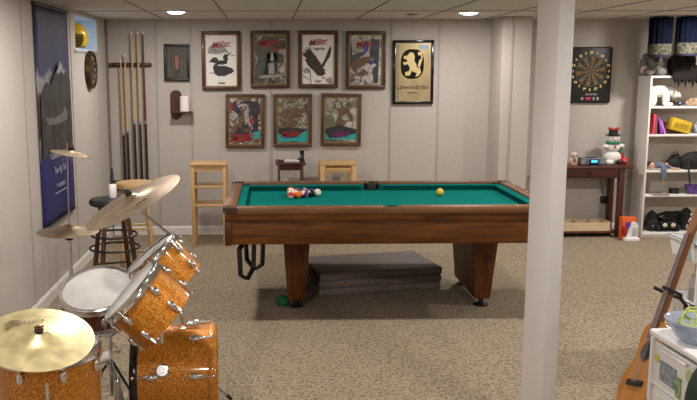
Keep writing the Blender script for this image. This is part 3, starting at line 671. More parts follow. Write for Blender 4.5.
for s in (-1, 1):
    MB().lathe([(.038, .715), (.040, .798), (.046, .803), (.049, .796), (.042, .715)], T(0, s*(hy-.064), 0), 24).lathe([(0, .72), (.042, .72)], T(0, s*(hy-.064), 0), 24).build('side_pocket', M['black'], pt)
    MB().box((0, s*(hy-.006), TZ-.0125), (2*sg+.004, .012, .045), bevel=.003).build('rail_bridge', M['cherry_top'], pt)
# apron: flared upper moulding and recessed panel
def ring(x0, y0, z0, z1, th, bevel=.004):
    mb = MB()
    for s in (-1, 1):
        mb.box((0, s*(y0-th/2), (z0+z1)/2), (2*x0, th, z1-z0), bevel=bevel)
        mb.box((s*(x0-th/2), 0, (z0+z1)/2), (th, 2*(y0-th), z1-z0), bevel=bevel)
    return mb
for nm_, x0, y0, z0, z1, th2 in (('rail_apron', hx-.008, hy-.008, .716, .776, .04), ('body_apron', hx-.014, hy-.014, .560, .716, .03)):
    for s in (-1, 1):
        MB().box((0, s*(y0-th2/2), (z0+z1)/2), (2*x0, th2, z1-z0), bevel=.003).build(nm_, M['cherry'], pt)
        MB().box((s*(x0-th2/2), 0, (z0+z1)/2), (th2, 2*(y0-th2), z1-z0), bevel=.003).build(nm_, M['cherry'], pt)
for sx in (-1, 1):
    for sy in (-1, 1):
        MB().box((sx*(hx-.030), sy*(hy-.030), .633), (.045, .045, .156), bevel=.004).build('corner_block', mat('dark_corner_wood', (.06, .016, .008), .4), pt)
MB().box((0, 0, .575), (TL-.10, TW-.10, .02)).build('bottom_panel', M['mahogany'], pt, smooth=0)
# diamond sights
for s in (-1, 1):
    for i in (1, 2, 3, 5, 6, 7):
        MB().cyl((-hx+TL*i/8, s*(hy-.032), TZ+.0095), (-hx+TL*i/8, s*(hy-.032), TZ+.0112), .006, n=8).build('rail_sight', M['white'], pt)
    for i in (1, 2, 3):
        MB().cyl((s*(hx-.032), -hy+TW*i/4, TZ+.0095), (s*(hx-.032), -hy+TW*i/4, TZ+.0112), .006, n=8).build('rail_sight', M['white'], pt)
# two pedestal legs with levelling feet
for i, (cxp, tw_, bw_) in enumerate(((.205, .200, .125), (1.550, .190, .115))):
    x = cxp-tx; y0, y1 = 5.66-ty, 6.44-ty
    mb = MB()
    zt, zb = .575, .055
    pv = []
    for z, wq, in_ in ((zb, bw_, .06), (zt, tw_, 0)):
        pv.append([mb.bm.verts.new((x+sx*wq/2, yy, z)) for sx, yy in ((-1, y0+in_), (1, y0+in_), (1, y1-in_), (-1, y1-in_))])
    mb.bm.faces.new(pv[0][::-1]); mb.bm.faces.new(pv[1])
    for k_ in range(4): mb.bm.faces.new((pv[0][k_], pv[0][(k_+1) % 4], pv[1][(k_+1) % 4], pv[1][k_]))
    bmesh.ops.bevel(mb.bm, geom=mb.bm.edges[:], offset=.006, segments=2, affect='EDGES')
    lg = mb.build('leg', M['cherry_z'], pt)
    for yy in (y0+.10, y1-.10):
        MB().lathe([(0, 0), (.055, 0), (.055, .008), (.024, .018), (.018, .022), (.018, .056), (0, .056)], T(x, yy, 0), 20).build('levelling_foot', M['black'], lg)

# balls
BR = .0286
cols = {1: (.75, .50, .02), 2: (.02, .05, .35), 3: (.65, .03, .02), 4: (.12, .02, .22), 5: (.85, .20, .02), 6: (.01, .17, .07), 7: (.22, .02, .02), 8: (.008, .008, .008)}
cn = {1: 'yellow', 2: 'blue', 3: 'red', 4: 'purple', 5: 'orange', 6: 'green', 7: 'maroon', 8: 'black'}
ivory = (.82, .78, .68)
def ball_mat(k_):
    if k_ == 0: return mat('cue_ball', ivory, .12, coat=.5)
    base_ = cols[k_ if k_ <= 8 else k_-8]
    m, N, L, B = new_mat('ball_%s' % (cn[k_ if k_ <= 8 else k_-8]))
    B.inputs['Roughness'].default_value = .12; B.inputs['Coat Weight'].default_value = .5
    tc = N.new('ShaderNodeTexCoord'); sx_ = N.new('ShaderNodeSeparateXYZ'); L.new(tc.outputs['Object'], sx_.inputs[0])
    ab = N.new('ShaderNodeMath'); ab.operation = 'ABSOLUTE'; L.new(sx_.outputs['Z'], ab.inputs[0])
    gt = N.new('ShaderNodeMath'); gt.operation = 'GREATER_THAN'; L.new(ab.outputs[0], gt.inputs[0])
    mx = N.new('ShaderNodeMix'); mx.data_type = 'RGBA'; L.new(gt.outputs[0], mx.inputs['Factor'])
    if k_ > 8: gt.inputs[1].default_value = .0145; mx.inputs['A'].default_value = (*base_, 1); mx.inputs['B'].default_value = (*ivory, 1)
    else: gt.inputs[1].default_value = .0262; mx.inputs['A'].default_value = (*base_, 1); mx.inputs['B'].default_value = (*ivory, 1)
    L.new(mx.outputs['Result'], B.inputs['Base Color']); return m
# racked triangle, base on the left, apex to the right
apex = at(317.5, 192.5, Z=bedz+BR)
dx = BR*math.sqrt(3)*1.012; dy = 2*BR*1.012
order = [[0], [10, 2], [12, 8, 11], [4, 15, 7, 6], [9, 5, 14, 13, 3]]
order[4] = [11, 13, 14, 9, 3]; order[3] = [5, 15, 7, 6]; order[2] = [12, 8, 10]; order[1] = [8, 2]; order = [[0], [8, 2], [12, 7, 10], [5, 15, 4, 6], [11, 13, 14, 9, 3]]
plc = {0: 'apex', 1: 'second column', 2: 'third column', 3: 'fourth column', 4: 'left-hand column'}
def place_ball(k_, x, y, where):
    if k_ == 0: lb = 'ivory white cue ball at the right tip of the racked balls'
    elif k_ == 1: lb = 'lone yellow ball on the right half of the green cloth'
    else: lb = '%s %s pool ball in the %s of the rack on green cloth' % ('solid' if k_ <= 8 else 'white and', (cn[k_] if k_ <= 8 else cn[k_-8]+' striped'), where)
    o = tag(MB().ball((0, 0, 0), BR, u=24, v=16).build('pool_ball', ball_mat(k_)), lb, 'pool ball', 'balls on the pool table')
    o.location = (x, y, bedz+BR+.0003); o.rotation_euler = (random.uniform(-1.2, 1.2), random.uniform(-1.2, 1.2), random.uniform(0, 6))
for i, c_ in enumerate(order):
    for j, k_ in enumerate(c_):
        place_ball(k_, apex.x-.0-i*dx, apex.y+(j-i/2)*dy, plc[i])
yb = at(440, 192, Z=bedz+BR); place_ball(1, yb.x, yb.y, '')

# triangle racks hanging under the left end
def rack(label, px, Y, ztop, rz, sc=1.0):
    x = at(px, 250, Y=Y).x
    t = thing('ball_rack', label, 'ball rack', (x, Y, ztop-.30*sc), rz, 'ball racks hanging under the pool table')
    pts = []
    for cx_, cz_, a0 in ((-.095, .045, 180), (0.0, .0, 240), (.09, .05, 300), (.105, .22, 0), (0, .272, 60), (-.11, .22, 120)):
        for k_ in range(4):
            a_ = math.radians(a0+60*k_/3); pts.append((sc*(cx_+.025*math.cos(a_)), 0, sc*(cz_+.025+.025*math.sin(a_))))
    mb = MB(); N_ = len(pts); inner = [(x_*.86, 0, .15*sc+(z_-.15*sc)*.88) for x_, _, z_ in pts]
    F = [[mb.bm.verts.new((p_[0], y_, p_[2])) for p_ in q_] for q_, y_ in ((pts, -.014), (pts, .014), (inner, .014), (inner, -.014))]
    for a_ in range(4):
        A_, B_ = F[a_], F[(a_+1) % 4]
        for k_ in range(N_): mb.bm.faces.new((A_[k_], A_[(k_+1) % N_], B_[(k_+1) % N_], B_[k_]))
    mb.build('frame', M['black'], t)
    MB().tube([(0, 0, .29*sc), (0, .01, .31*sc), (0, .0, .325*sc)], .004).build('hook', M['steel'], t)
rack('black diamond-shaped plastic ball rack hanging under the left end, in front', 247, 5.49, .555, math.radians(66), .95)
rack('black plastic ball rack hanging just behind the other under the table', 254.5, 5.80, .56, math.radians(-58), 1.0)

# boxes stacked on the floor under the table
q0 = at(319, 297.5, Z=0); q1 = at(443, 289, Z=0)
ang = math.atan2(q1.y-q0.y, q1.x-q0.x); ln = (q1-q0).length*.98
hgt = .058
labels = ['lowest of the grey-brown flat folded panels stacked under the pool table', 'middle grey-brown flat panel of the stack under the pool table', 'top flat panel of the stack under the pool table']
M['panel'] = mat('grey_brown_board', (.16, .125, .11), .55, var=.2, scale=14)
for i in range(3):
    t = thing('flat_panel', labels[i], 'panel', (q0.x+.004*i, q0.y+.004*i, .0015+i*(hgt+.002)), ang-.004*i, 'flat panels stacked under the pool table')
    MB().box((ln/2, .30, hgt/2), (ln, .60, hgt-.010), bevel=.006).build('board', M['panel'], t)
    MB().box((ln/2, .30, hgt/2), (ln-.012, .588, hgt), bevel=.003).build('edge_strip', mat('board_facing', (.16, .13, .125), .5), t)
# green rag/cap by the leg foot
p = at(284.5, 306, Z=0)
t = MB().ball((0, 0, 0), (.050, .045, .045), u=20, v=12)
for v_ in t.bm.verts: v_.co *= 1+.12*math.sin(v_.co.x*90)*math.cos(v_.co.z*70); v_.co.z = max(v_.co.z, -.03)
o = tag(t.build('crumpled_cloth', mat('green_cloth', (.004, .11, .04), .8)), 'small crumpled dark green cloth at the foot of the left table leg', 'cloth'); o.location = (p.x-.01, p.y+.02, .032)

# ------------------------------------------------------------------ stools
def stool(name, label, x, y, h, seat_r, wm, seat_m, splay, rings, rungs, seat_name='seat', seatp=None, rz=.4, ringm='darkmetal', lr=.019):
    t = thing(name, label, 'bar stool', (x, y, 0), rz, 'bar stools behind the drum kit')
    MB().lathe(seatp or [(0, h-.045), (seat_r-.02, h-.045), (seat_r, h-.035), (seat_r, h-.012), (seat_r-.012, h), (seat_r*.6, h-.004), (0, h-.008)], n=36).build(seat_name, M[seat_m], t)
    feet = []
    for k_ in range(4):
        a_ = PI/2*k_+PI/4
        top = Vector((seat_r*.62*math.cos(a_), seat_r*.62*math.sin(a_), h-.047)); bot = Vector((splay*math.cos(a_), splay*math.sin(a_), 0))
        feet.append((top, bot)); MB().cyl(bot, top, lr, lr*.85, 12).build('leg', M[wm], t)
    for z in rings:
        f = 1-z/(h-.047); R = seat_r*.62+(splay-seat_r*.62)*f
        MB().torus(R+lr+.007, .008, T(0, 0, z)).build('foot_ring', M[ringm], t)
    for z in rungs:
        f = z/(h-.047)
        mb = MB()
        for k_ in range(4):
            A_ = feet[k_][1].lerp(feet[k_][0], f); B_ = feet[(k_+1) % 4][1].lerp(feet[(k_+1) % 4][0], f)
            mb.cyl(A_, B_, .010, n=8)
        mb.build('rungs', M[wm], t)
    return t
stool('bar_stool', 'dark wood bar stool with black seat and metal foot rings behind the crash cymbal', -1.10, 5.80, .80, .165, 'walnut', 'black', .215, (.44, .535), (.30,), 'seat',
      [(0, .745), (.14, .745), (.165, .757), (.170, .775), (.160, .795), (.12, .80), (0, .79)])
stool('bar_stool', 'blond wood bar stool standing behind the dark stool', -1.055, 6.52, .815, .165, 'pine', 'pine_x', .20, (), (.22, .45), rz=.2)
# bottle on the dark stool
t = thing('spray_bottle', 'small white bottle with a tall black nozzle on the dark stool', 'bottle', (at(112.5, 186, Y=5.86).x, 5.86, .7925))
MB().lathe([(0, 0), (.026, 0), (.028, .004), (.028, .088), (.022, .096), (.013, .102), (0, .102)]).build('body', M['white'], t)
MB().lathe([(0, .100), (.015, .100), (.015, .122), (.012, .130), (.010, .19), (.004, .215), (0, .205)]).build('nozzle', M['black'], t)

# ------------------------------------------------------------------ drum kit
def drum(name, label, c, n, R, depth, shell='sparkle', lugs=8, cat='drum', head=True, loc_off=0, skin='drumskin', resonant=True, lug_off=0, hoop='chrome', lugl=.05, up=(0, 0, 1)):
    """c = centre of the batter head, n = its outward normal; shell runs the other way"""
    F = T(*c) @ frame(n, up)
    t = thing(name, label, cat, c)
    t.matrix_world = F
    MB().lathe([(R-.008, -.012), (R, -.012), (R, -depth+.012), (R-.008, -depth+.012)], n=64).build('shell', M[shell], t)
    if not resonant: MB().lathe([(R-.008, -.012), (R-.008, -depth+.010), (R-.001, -depth+.011)], n=64).build('shell_lining', M['inner_shell'], t)
    for z, s in ((-.002, 1), (-depth+.002, -1))[:2 if resonant else 1]:
        prof = [(R-.006, z+s*.010), (R+.004, z+s*.012), (R+.010, z+s*.008), (R+.006, z-s*.002), (R+.010, z-s*.016), (R+.012, z-s*.022), (R+.003, z-s*.022), (R-.001, z-s*.002), (R-.006, z+s*.010)]
        MB().lathe(prof, n=64).build('hoop', M[hoop], t)
        MB().lathe([(R-.001, z-s*.001), (R-.008, z+s*.003), (0, z+s*.003), (0, z), (R-.001, z-s*.004)], n=48).build('drum_head', M[skin], t)
    for k_ in range(lugs):
        a_ = 2*PI*(k_+.5)/lugs+lug_off
        for z in ((-.055, -depth+.055) if depth > .18 else (-depth/2,)):
            m_ = RZ(a_) @ T(R+.009, 0, z)
            s = -1 if z > -depth/2 else 1
            lg = MB().ball((0, 0, 0), (.014, .014, .026), u=12, v=8)
            lg.cyl((0, 0, 0), (.0, 0, .05*(-s)), .0045, n=8)
            lg.ball((.0, 0, .052*(-s)), (.007, .007, .006), u=8, v=6)
            lg.build('lug', M['chrome'], t, M=m_)
    return t
ft = drum('floor_tom', 'orange sparkle floor tom at the lower left under the big gold cymbal', (-.862, 3.10, .630), (0, 0, 1), .194, .40, lugs=8, lug_off=.12)
for a_ in (-1.35, .75, 2.85):
    MB().cyl((.222*math.cos(a_), .222*math.sin(a_), -.630), (.222*math.cos(a_), .222*math.sin(a_), -.06), .006, n=8).ball((.222*math.cos(a_), .222*math.sin(a_), -.620), (.013, .013, .010), u=10, v=6).box((.216*math.cos(a_), .216*math.sin(a_), -.16), (.03, .03, .05), bevel=.005).build('leg', M['chrome'], ft)
sd = drum('snare_drum', 'snare drum with white head and dark red shell behind the floor tom', (-.842, 3.95, .635), (-.05, -.40, .915), .176, .14, shell='wine', lugs=8)
t2 = drum('rack_tom', 'larger orange sparkle tom tilted toward the left, nearer the camera', (-.565, 3.30, .80), (-.728, -.068, .682), .148, .20, lugs=6, lug_off=.1, resonant=False)
t1 = drum('rack_tom', 'smaller orange sparkle tom tilted behind the larger tom', (-.549, 3.76, .852), (-.635, -.045, .771), .138, .205, lugs=6, lug_off=.5, resonant=False)
# bass drum: axis along the room's width
bx0, bx1 = at(138, 360, Y=3.75).x, at(212, 360, Y=3.75).x
BD_R = .232; bz = BD_R+.022
bd = thing('bass_drum', 'large orange sparkle bass drum lying on its side', 'drum', (bx0, 3.78, bz), .05)
dl = bx1-bx0; MXa = RY(PI/2)
MB().lathe([(BD_R-.01, .0), (BD_R, .0), (BD_R, dl), (BD_R-.01, dl)], MXa, 72).build('shell', M['sparkle'], bd)
for z, s in ((-.004, -1), (dl+.004, 1)):
    hr = .014 if s < 0 else .004
    MB().lathe([(BD_R-.012, z-.018), (BD_R+hr, z-.018), (BD_R+hr+.002, z-.014), (BD_R+hr+.002, z+.014), (BD_R+hr, z+.018), (BD_R-.012, z+.018), (BD_R-.012, z-.018)], MXa, 64).build('hoop', M['black_gloss'] if s < 0 else M['sparkle'], bd)
    MB().lathe([(BD_R-.008, z), (0, z+.002*s), (0, z-.002*s), (BD_R-.008, z-.004*s)], MXa, 48).build('drum_head', M['drumskin'] if s < 0 else M['sparkle'], bd)
for k_ in range(8):
    a_ = 2*PI*(k_+.5)/8+.10
    for z, s in ((.075, -1), (dl-.075, 1)):
        lg = MB().ball((0, 0, 0), (.015, .017, .034), u=14, v=8).ball((0, 0, s*.028), (.009, .010, .014), u=10, v=6).cyl((.002, 0, 0), (.004, 0, s*.085), .0045, n=8).box((.006, 0, s*.083), (.022, .016, .012), bevel=.003)
        lg.build('lug', M['chrome'], bd, M=MXa @ RZ(a_) @ T(BD_R+.008, 0, z))
# round mounting plates on the side facing us, and on top
MB().lathe([(0, .012), (.024, .012), (.032, .004), (.034, 0), (0, 0)], T(dl*.36, -BD_R*math.cos(.42)-.002, BD_R*math.sin(.42)) @ frame((0, -math.cos(.42), math.sin(.42)))).lathe([(0, .03), (.011, .03), (.013, .012), (0, .012)], T(dl*.36, -BD_R*math.cos(.42)-.002, BD_R*math.sin(.42)) @ frame((0, -math.cos(.42), math.sin(.42)))).build('spur_bracket', M['chrome'], bd)
MB().box((dl*.72, 0, BD_R+.012), (.055, .05, .024), bevel=.006).ball((dl*.72+.035, 0, BD_R+.02), (.014, .014, .012), u=12, v=8).build('arm_bracket', M['chrome'], bd)
for s in (1,):
    a0 = (dl*.82, s*BD_R*.93, -.085); a1 = (dl+.085, s*(BD_R+.02), -bz+.012)
    MB().cyl(a0, a1, .006, n=8).build('spur', M['steel'], bd)
    MB().cyl(Vector(a1)-Vector((.02, 0, -.02)), Vector(a1)+Vector((.004, 0, -.006)), .011, .008, n=10).build('rubber_tip', M['rubber'], bd)
a0 = (dl*.80, -BD_R*.80, -BD_R*.62); a1 = (dl*.86, -BD_R*1.02, -bz+.008)
MB().cyl(a0, a1, .006, n=8).build('spur', M['steel'], bd)
# tom holder
th = thing('tom_holder', 'chrome post and arms between the two toms on the bass drum', 'drum stand', (bx0+.13, 3.66, bz+BD_R*.9))
TH = Vector(th.location)
tc2 = Vector((-.565, 3.30, .80))-Vector((-.728, -.068, .682))*.12
MB().cyl((0, -.03, .0), (0, -.03, .16), .012).build('post', M['chrome'], th)
MB().tube([(0, -.03, .14), (.02, -.06, .17), tuple(tc2+Vector((.10, .135, .03))-TH)], .008).build('arm', M['chrome'], th)

# cymbals
def cymbal(name, label, c, n, R, m, bell=.2, bow=.035, nut=True):
    F = T(*c) @ frame(n)
    t = thing(name, label, 'cymbal', c); t.matrix_world = F
    rb = R*bell
    top = [(.004, bow+rb*.42), (rb*.5, bow+rb*.36), (rb*.85, bow+rb*.15), (rb, bow*.94), (R*.5, bow*.62), (R*.8, bow*.22), (R, 0)]
    prof = top + [(r_, z_-.0018) for r_, z_ in top[::-1]]
    MB().lathe(prof, n=80).build('bow', m, t, smooth=60)
    if nut:
        z = bow+rb*.42
        MB().lathe([(0, z-.003), (.016, z-.003), (.017, z+.010), (.010, z+.012), (0, z+.012)], n=20).build('felt_washer', mat('black_felt_washer', (.02, .012, .012), .9), t)
        MB().lathe([(0, z+.011), (.011, z+.011), (.012, z+.020), (.007, z+.028), (0, z+.030)], n=16).box((0, 0, z+.022), (.036, .005, .008), bevel=.002).build('wing_nut', M['wine'] if R < .22 else M['black'], t)
    return t
cr = cymbal('crash_cymbal', 'large bronze cymbal tilted high beside the toms', (-.613, 3.70, 1.108), (-.43, -.155, .885), .240, M['bronze'], .17, .020)
rd = cymbal('cymbal', 'big shiny gold cymbal above the floor tom in the lower left corner', (-.862, 2.98, .706), (.143, -.265, .954), .205, M['brass'], .20, .013)
hh = cymbal('hi_hat_cymbal', 'flat bronze lower cymbal on the stand by the left wall', (-1.170, 4.75, .765), (.02, -.02, 1), .178, M['bronze'], .20, .028, nut=False)
hb = cymbal('splash_cymbal', 'small thin tilted cymbal at the top of the hi-hat stand', (-1.134, 4.75, 1.222), (.187, .0, .982), .115, M['bronze'], .2, .016)
# maker's mark on the gold cymbal
mk = MB()
for R_ in (.018, .026, .034):
    mk.tube([(-.070+R_*math.cos(a_), .088+R_*math.sin(a_), .0135) for a_ in [.2+PI*1.1*i/10 for i in range(11)]], .0022, n=5)
mk.build('arc_mark', mat('cymbal_ink', (.16, .13, .07), .5), rd)
text_obj('PAiSTe', .026, mat('cymbal_ink_text', (.25, .21, .12), .5), rd, T(.005, .100, .0125) @ RX(-.09), 'lettering', 0, .0002, .0006)
text_obj('Ride', .030, mat('cymbal_ink_dark', (.12, .10, .07), .5), cr, T(.13, .02, .0125) @ RZ(-1.2), 'lettering', 0, .0002, .0008)

# hi-hat stand
t = thing('hi_hat_stand', 'thin chrome hi-hat stand by the left wall behind the snare', 'cymbal stand', (-1.165, 4.75, 0))
MB().cyl((0, 0, .02), (0, 0, .70), .0115).build('tube', M['chrome'], t)
MB().cyl((0, 0, .70), (.012, 0, 1.285), .0035).build('rod', M['steel'], t)
MB().lathe([(0, .715), (.02, .715), (.028, .735), (.028, .745), (0, .745)]).build('cup', M['black'], t)
MB().cyl((0, 0, .40), (0, 0, .45), .019).ball((.025, 0, .425), (.012, .006, .014), u=10, v=6).build('height_clamp', M['chrome'], t)
for k_ in range(3):
    a_ = 2*PI*k_/3+.3; e_ = (.26*math.cos(a_), .26*math.sin(a_), .012)
    MB().cyl((.012*math.cos(a_), .012*math.sin(a_), .30), e_, .007, n=8).ball(e_, (.014, .014, .012), u=10, v=6).build('leg', M['chrome'], t)
# boom arm of the crash cymbal, from the bass drum bracket
cc = Vector((-.613, 3.70, 1.108)); cnrm = Vector((-.43, -.155, .885)).normalized()
j = at(171, 233, Y=3.98)
t = thing('cymbal_boom_arm', 'chrome boom arm holding the large tilted bronze cymbal', 'cymbal stand', (at(188, 318, Y=4.18).x, 4.18, 0))
O = Vector(t.location)
tilt = cc - cnrm*.030
MB().cyl((0, 0, .012), tuple(Vector((j.x, 4.14, j.z-.07))-O), .011).build('post', M['chrome'], t)
for k_ in range(3):
    a_ = 2*PI*k_/3+1.2; e_ = (.15*math.cos(a_), .15*math.sin(a_), .012)
    MB().cyl((.01*math.cos(a_), .01*math.sin(a_), .26), e_, .007, n=8).ball(e_, (.014, .014, .012), u=10, v=6).build('leg', M['chrome'], t)
J = Vector((j.x, 4.14, j.z-.06))-O
MB().ball(tuple(J), (.022, .02, .024), u=14, v=8).cyl(J+Vector((-.0, -.035, 0)), J+Vector((0, .03, 0)), .011).ball(tuple(J+Vector((.03, -.01, .01))), (.016, .006, .012), u=10, v=6).build('boom_joint', M['chrome'], t)
endv = tilt-O
dirb = (J-endv).normalized()
MB().cyl(endv, J+dirb*.10, .0065, n=10).build('boom', M['steel'], t)
MB().cyl(endv, cc+cnrm*.075-O, .004, n=8).cyl(cc-cnrm*.004-O, cc+cnrm*.030-O, .012, n=12).build('cymbal_post', M['steel'], t)
# arm for the gold cymbal: runs out to a stand left of the floor tom
gc = Vector((-.862, 2.98, .706)); gn = Vector((.143, -.265, .954)).normalized()
t = thing('cymbal_stand', 'chrome cymbal stand at the far lower left beside the floor tom', 'cymbal stand', (-1.25, 3.16, 0))
O = Vector(t.location); ep = gc-gn*.006
MB().cyl((0, 0, .01), (0, 0, .72), .011).build('post', M['chrome'], t)
MB().cyl((0, 0, .69), ep-O, .006, n=10).build('boom', M['steel'], t)
MB().cyl(ep-O, gc+gn*.060-O, .004, n=8).build('cymbal_post', M['steel'], t)
for k_ in range(3):
    a_ = 2*PI*k_/3+PI/3; e_ = (.16*math.cos(a_), .16*math.sin(a_), .012)
    MB().cyl((0, 0, .22), e_, .007, n=8).ball(e_, (.014, .014, .012), u=10, v=6).build('leg', M['chrome'], t)
# snare stand
t = thing('snare_stand', 'chrome tripod snare stand under the snare drum', 'drum stand', (-.80, 4.0, 0))
MB().cyl((0, 0, .06), (0, 0, .38), .012).build('tube', M['chrome'], t)
mb = MB()
for k_ in range(3):
    a_ = 2*PI*k_/3+.5; mb.tube([(0, 0, .37), (.10*math.cos(a_), .10*math.sin(a_)-.0, .42), (.185*math.cos(a_)-.04, .185*math.sin(a_)-.05, .46+.04*math.sin(a_))], .006)
mb.build('basket', M['chrome'], t)
for k_ in range(3):
    a_ = 2*PI*k_/3+PI/3+.1; e_ = (.17*math.cos(a_), .17*math.sin(a_), .012)
    MB().cyl((.01*math.cos(a_), .01*math.sin(a_), .24), e_, .007, n=8).ball(e_, (.014, .014, .012), u=10, v=6).build('leg', M['darkmetal'], t)
# bass pedal
t = thing('bass_drum_pedal', 'bass drum pedal with a white felt beater left of the bass drum', 'drum pedal', (bx0-.10, 3.74, 0))
MB().box((-.14, 0, .008), (.30, .09, .014), bevel=.003).build('base_plate', M['darkmetal'], t)
MB().box((-.15, 0, .06), (.27, .075, .010), bevel=.003, M=T(-.15, 0, .06) @ RY(-.25) @ T(.15, 0, -.06)).build('footboard', M['darkmetal'], t)
mb = MB()
for s in (-1, 1): mb.cyl((0, s*.05, .01), (0, s*.045, .24), .008, n=10)
mb.cyl((0, -.055, .23), (0, .055, .23), .007, n=10).build('uprights', M['chrome'], t)
MB().cyl((0, 0, .22), (-.055, 0, .345), .004, n=8).build('beater_shaft', M['chrome'], t)
MB().cyl((-.085, 0, .345), (-.025, 0, .368), .027, .024).build('beater', mat('white_felt', (.62, .60, .57), .95), t)

# ------------------------------------------------------------------ dartboard
a = at(570.5, 47, Y=WALL_Y-.03); b = at(610, 103, Y=WALL_Y-.03)
W_, H_ = b.x-a.x, a.z-b.z
t = thing('dartboard', 'black electronic dartboard with a yellow and brown target on the wall', 'dartboard', ((a.x+b.x)/2, WALL_Y-.002, (a.z+b.z)/2))
MB().box((0, -.015, 0), (W_, .028, H_), bevel=.012, seg=3).build('cabinet', M['black'], t)
cy_ = H_*.07; R_ = W_*.36; FR = T(0, -.030, cy_) @ RX(PI/2)
m1 = mat('tan_segment', (.17, .10, .032), .6); m2 = mat('black_segment', (.015, .013, .012), .6); m3 = mat('red_segment', (.14, .04, .02), .6); m4 = mat('green_segment', (.02, .08, .03), .6)
for par, mm, nm in ((0, m1, 'tan_segments'), (1, m2, 'dark_segments')):
    mb = MB()
    for k_ in range(20):
        if k_ % 2 != par: continue
        a0 = 2*PI*(k_-.5)/20+.16; a1 = a0+2*PI/20
        for r0, r1 in ((.10*R_, .56*R_), (.64*R_, .93*R_)):
            mb.prism([(r0*math.cos(a0), r0*math.sin(a0)), (r1*math.cos(a0), r1*math.sin(a0)), (r1*math.cos(a1), r1*math.sin(a1)), (r0*math.cos(a1), r0*math.sin(a1))], .003, FR)
    mb.build(nm, mm, t, smooth=0)
for par, mm, nm in ((0, m3, 'red_ring_segments'), (1, m4, 'green_ring_segments')):
    mb = MB()
    for k_ in range(20):
        if k_ % 2 != par: continue
        a0 = 2*PI*(k_-.5)/20+.16; a1 = a0+2*PI/20
        for r0, r1 in ((.57*R_, .63*R_), (.94*R_, R_)):
            mb.prism([(r0*math.cos(a0), r0*math.sin(a0)), (r1*math.cos(a0), r1*math.sin(a0)), (r1*math.cos(a1), r1*math.sin(a1)), (r0*math.cos(a1), r0*math.sin(a1))], .003, FR)
    mb.build(nm, mm, t, smooth=0)
MB().cyl((0, 0, 0), (0, 0, .004), .09*R_, M=FR).build('bullseye', m3, t)
nums = [20, 1, 18, 4, 13, 6, 10, 15, 2, 17, 3, 19, 7, 16, 8, 11, 14, 9, 12, 5]
mn = mat('number_yellow', (.72, .60, .22), .5)
for k_, nn in enumerate(nums):
    a_ = PI/2-2*PI*k_/20
    text_obj(str(nn), .034, mn, t, T(1.19*R_*math.cos(a_), -.0305, cy_+1.19*R_*math.sin(a_)) @ RX(PI/2), 'number', 0, .002, .001)
for x, m_ in ((-.075, 'ink_grey'), (.045, 'ink_grey'), (.085, 'ink_grey')):
    MB().box((x, -.031, -H_*.42), (.022, .006, .030), bevel=.002).build('button', M[m_], t)
MB().box((-.012, -.031, -H_*.42), (.050, .006, .030), bevel=.002).build('score_display', mat('red_display', (.20, .01, .03), .3, emit=(.8, .05, .12), es=.25), t)
text_obj('ARACHNID', .024, M['ink_grey'], t, T(.02, -.0305, -H_*.345) @ RX(PI/2), 'lettering', 0, .001, .001)

# ------------------------------------------------------------------ console table under the dartboard
yf, yb_ = 8.08, 8.40
xl = at(563, 166, Y=yf).x-.12; xr = at(634, 168, Y=yf).x
tz = at(600, 166.5, Y=yf).z
xlr = at(626, 239, Y=yf).x
t = thing('console_table', 'reddish dark wood console table with a drawer under the dartboard', 'console table', ((xl+xr)/2, yf, 0))
W_ = xr-xl; xo = (xl+xr)/2
MB().box((0, .16, tz-.012), (W_, .33, .026), bevel=.006).build('top', M['mahogany'], t)
legx = (xl+.07-xo, at(621, 210, Y=yf).x-xo)
for lx in legx:
    for ly in (.045, .285):
        MB().box((lx, ly, (tz-.025)/2), (.055, .055, tz-.025), bevel=.005).build('leg', M['mahogany_z'], t)
wl = legx[1]-legx[0]-.055; cxl = (legx[0]+legx[1])/2
MB().box((cxl, .285, tz-.075), (wl, .025, .10)).build('back_apron', M['mahogany'], t); MB().box((cxl, .045, tz-.116), (wl, .025, .012)).build('drawer_rail', M['mahogany'], t)
dr = MB().box((cxl, .030, tz-.068), (wl-.02, .022, .082), bevel=.003).build('drawer', M['mahogany'], t)
MB().torus(.017, .004, T(at(590, 175, Y=yf).x-xo, .012, tz-.072) @ RX(PI/2), 20, 6).build('handle', M['darkmetal'], dr)
zs = at(590, 232, Y=yf+.06).z
MB().box((cxl, .165, zs), (wl+.05, .27, .024), bevel=.004).build('lower_shelf', M['mahogany'], t)
shz = zs+.0125
# crate tray on the lower shelf
a = at(567, 228, Y=yf+.08); b = at(609, 228, Y=yf+.08)
t = thing('wooden_tray', 'unfinished wooden divided tray on the console lower shelf', 'tray', ((a.x+b.x)/2-.02, yf+.165, shz))
wt = b.x-a.x+.04; dpt = .22; hh_ = .085
MB().box((0, 0, .005), (wt, dpt, .01)).build('base', M['crate'], t)
for s in (-1, 1):
    MB().box((0, s*(dpt/2-.005), hh_/2+.005), (wt, .01, hh_-.01)).build('long_side', M['crate'], t)
    MB().box((s*(wt/2-.005), 0, hh_/2+.008), (.01, dpt-.02, hh_)).build('short_side', M['crate'], t)
    MB().box((s*wt/6, 0, hh_/2+.005), (.008, dpt-.02, hh_-.012)).build('divider', M['crate'], t)
for i in range(3):
    o = tag(MB().ball((0, 0, 0), (.03, .04, .022), u=14, v=8).build('walnut_shell_bag', mat('brown_contents', (.10, .05, .03), .7, var=.4)), ['brown lump in the left compartment of the wooden tray', 'brown lump in the middle compartment of the wooden tray', 'brown lump in the right compartment of the wooden tray'][i], 'pouch', 'lumps in the wooden tray')
    o.name = 'small_pouch' if i == 0 else 'small_pouch.%03d' % i
    o.location = (t.location.x+(i-1)*wt/3, yf+.165, shz+.034)
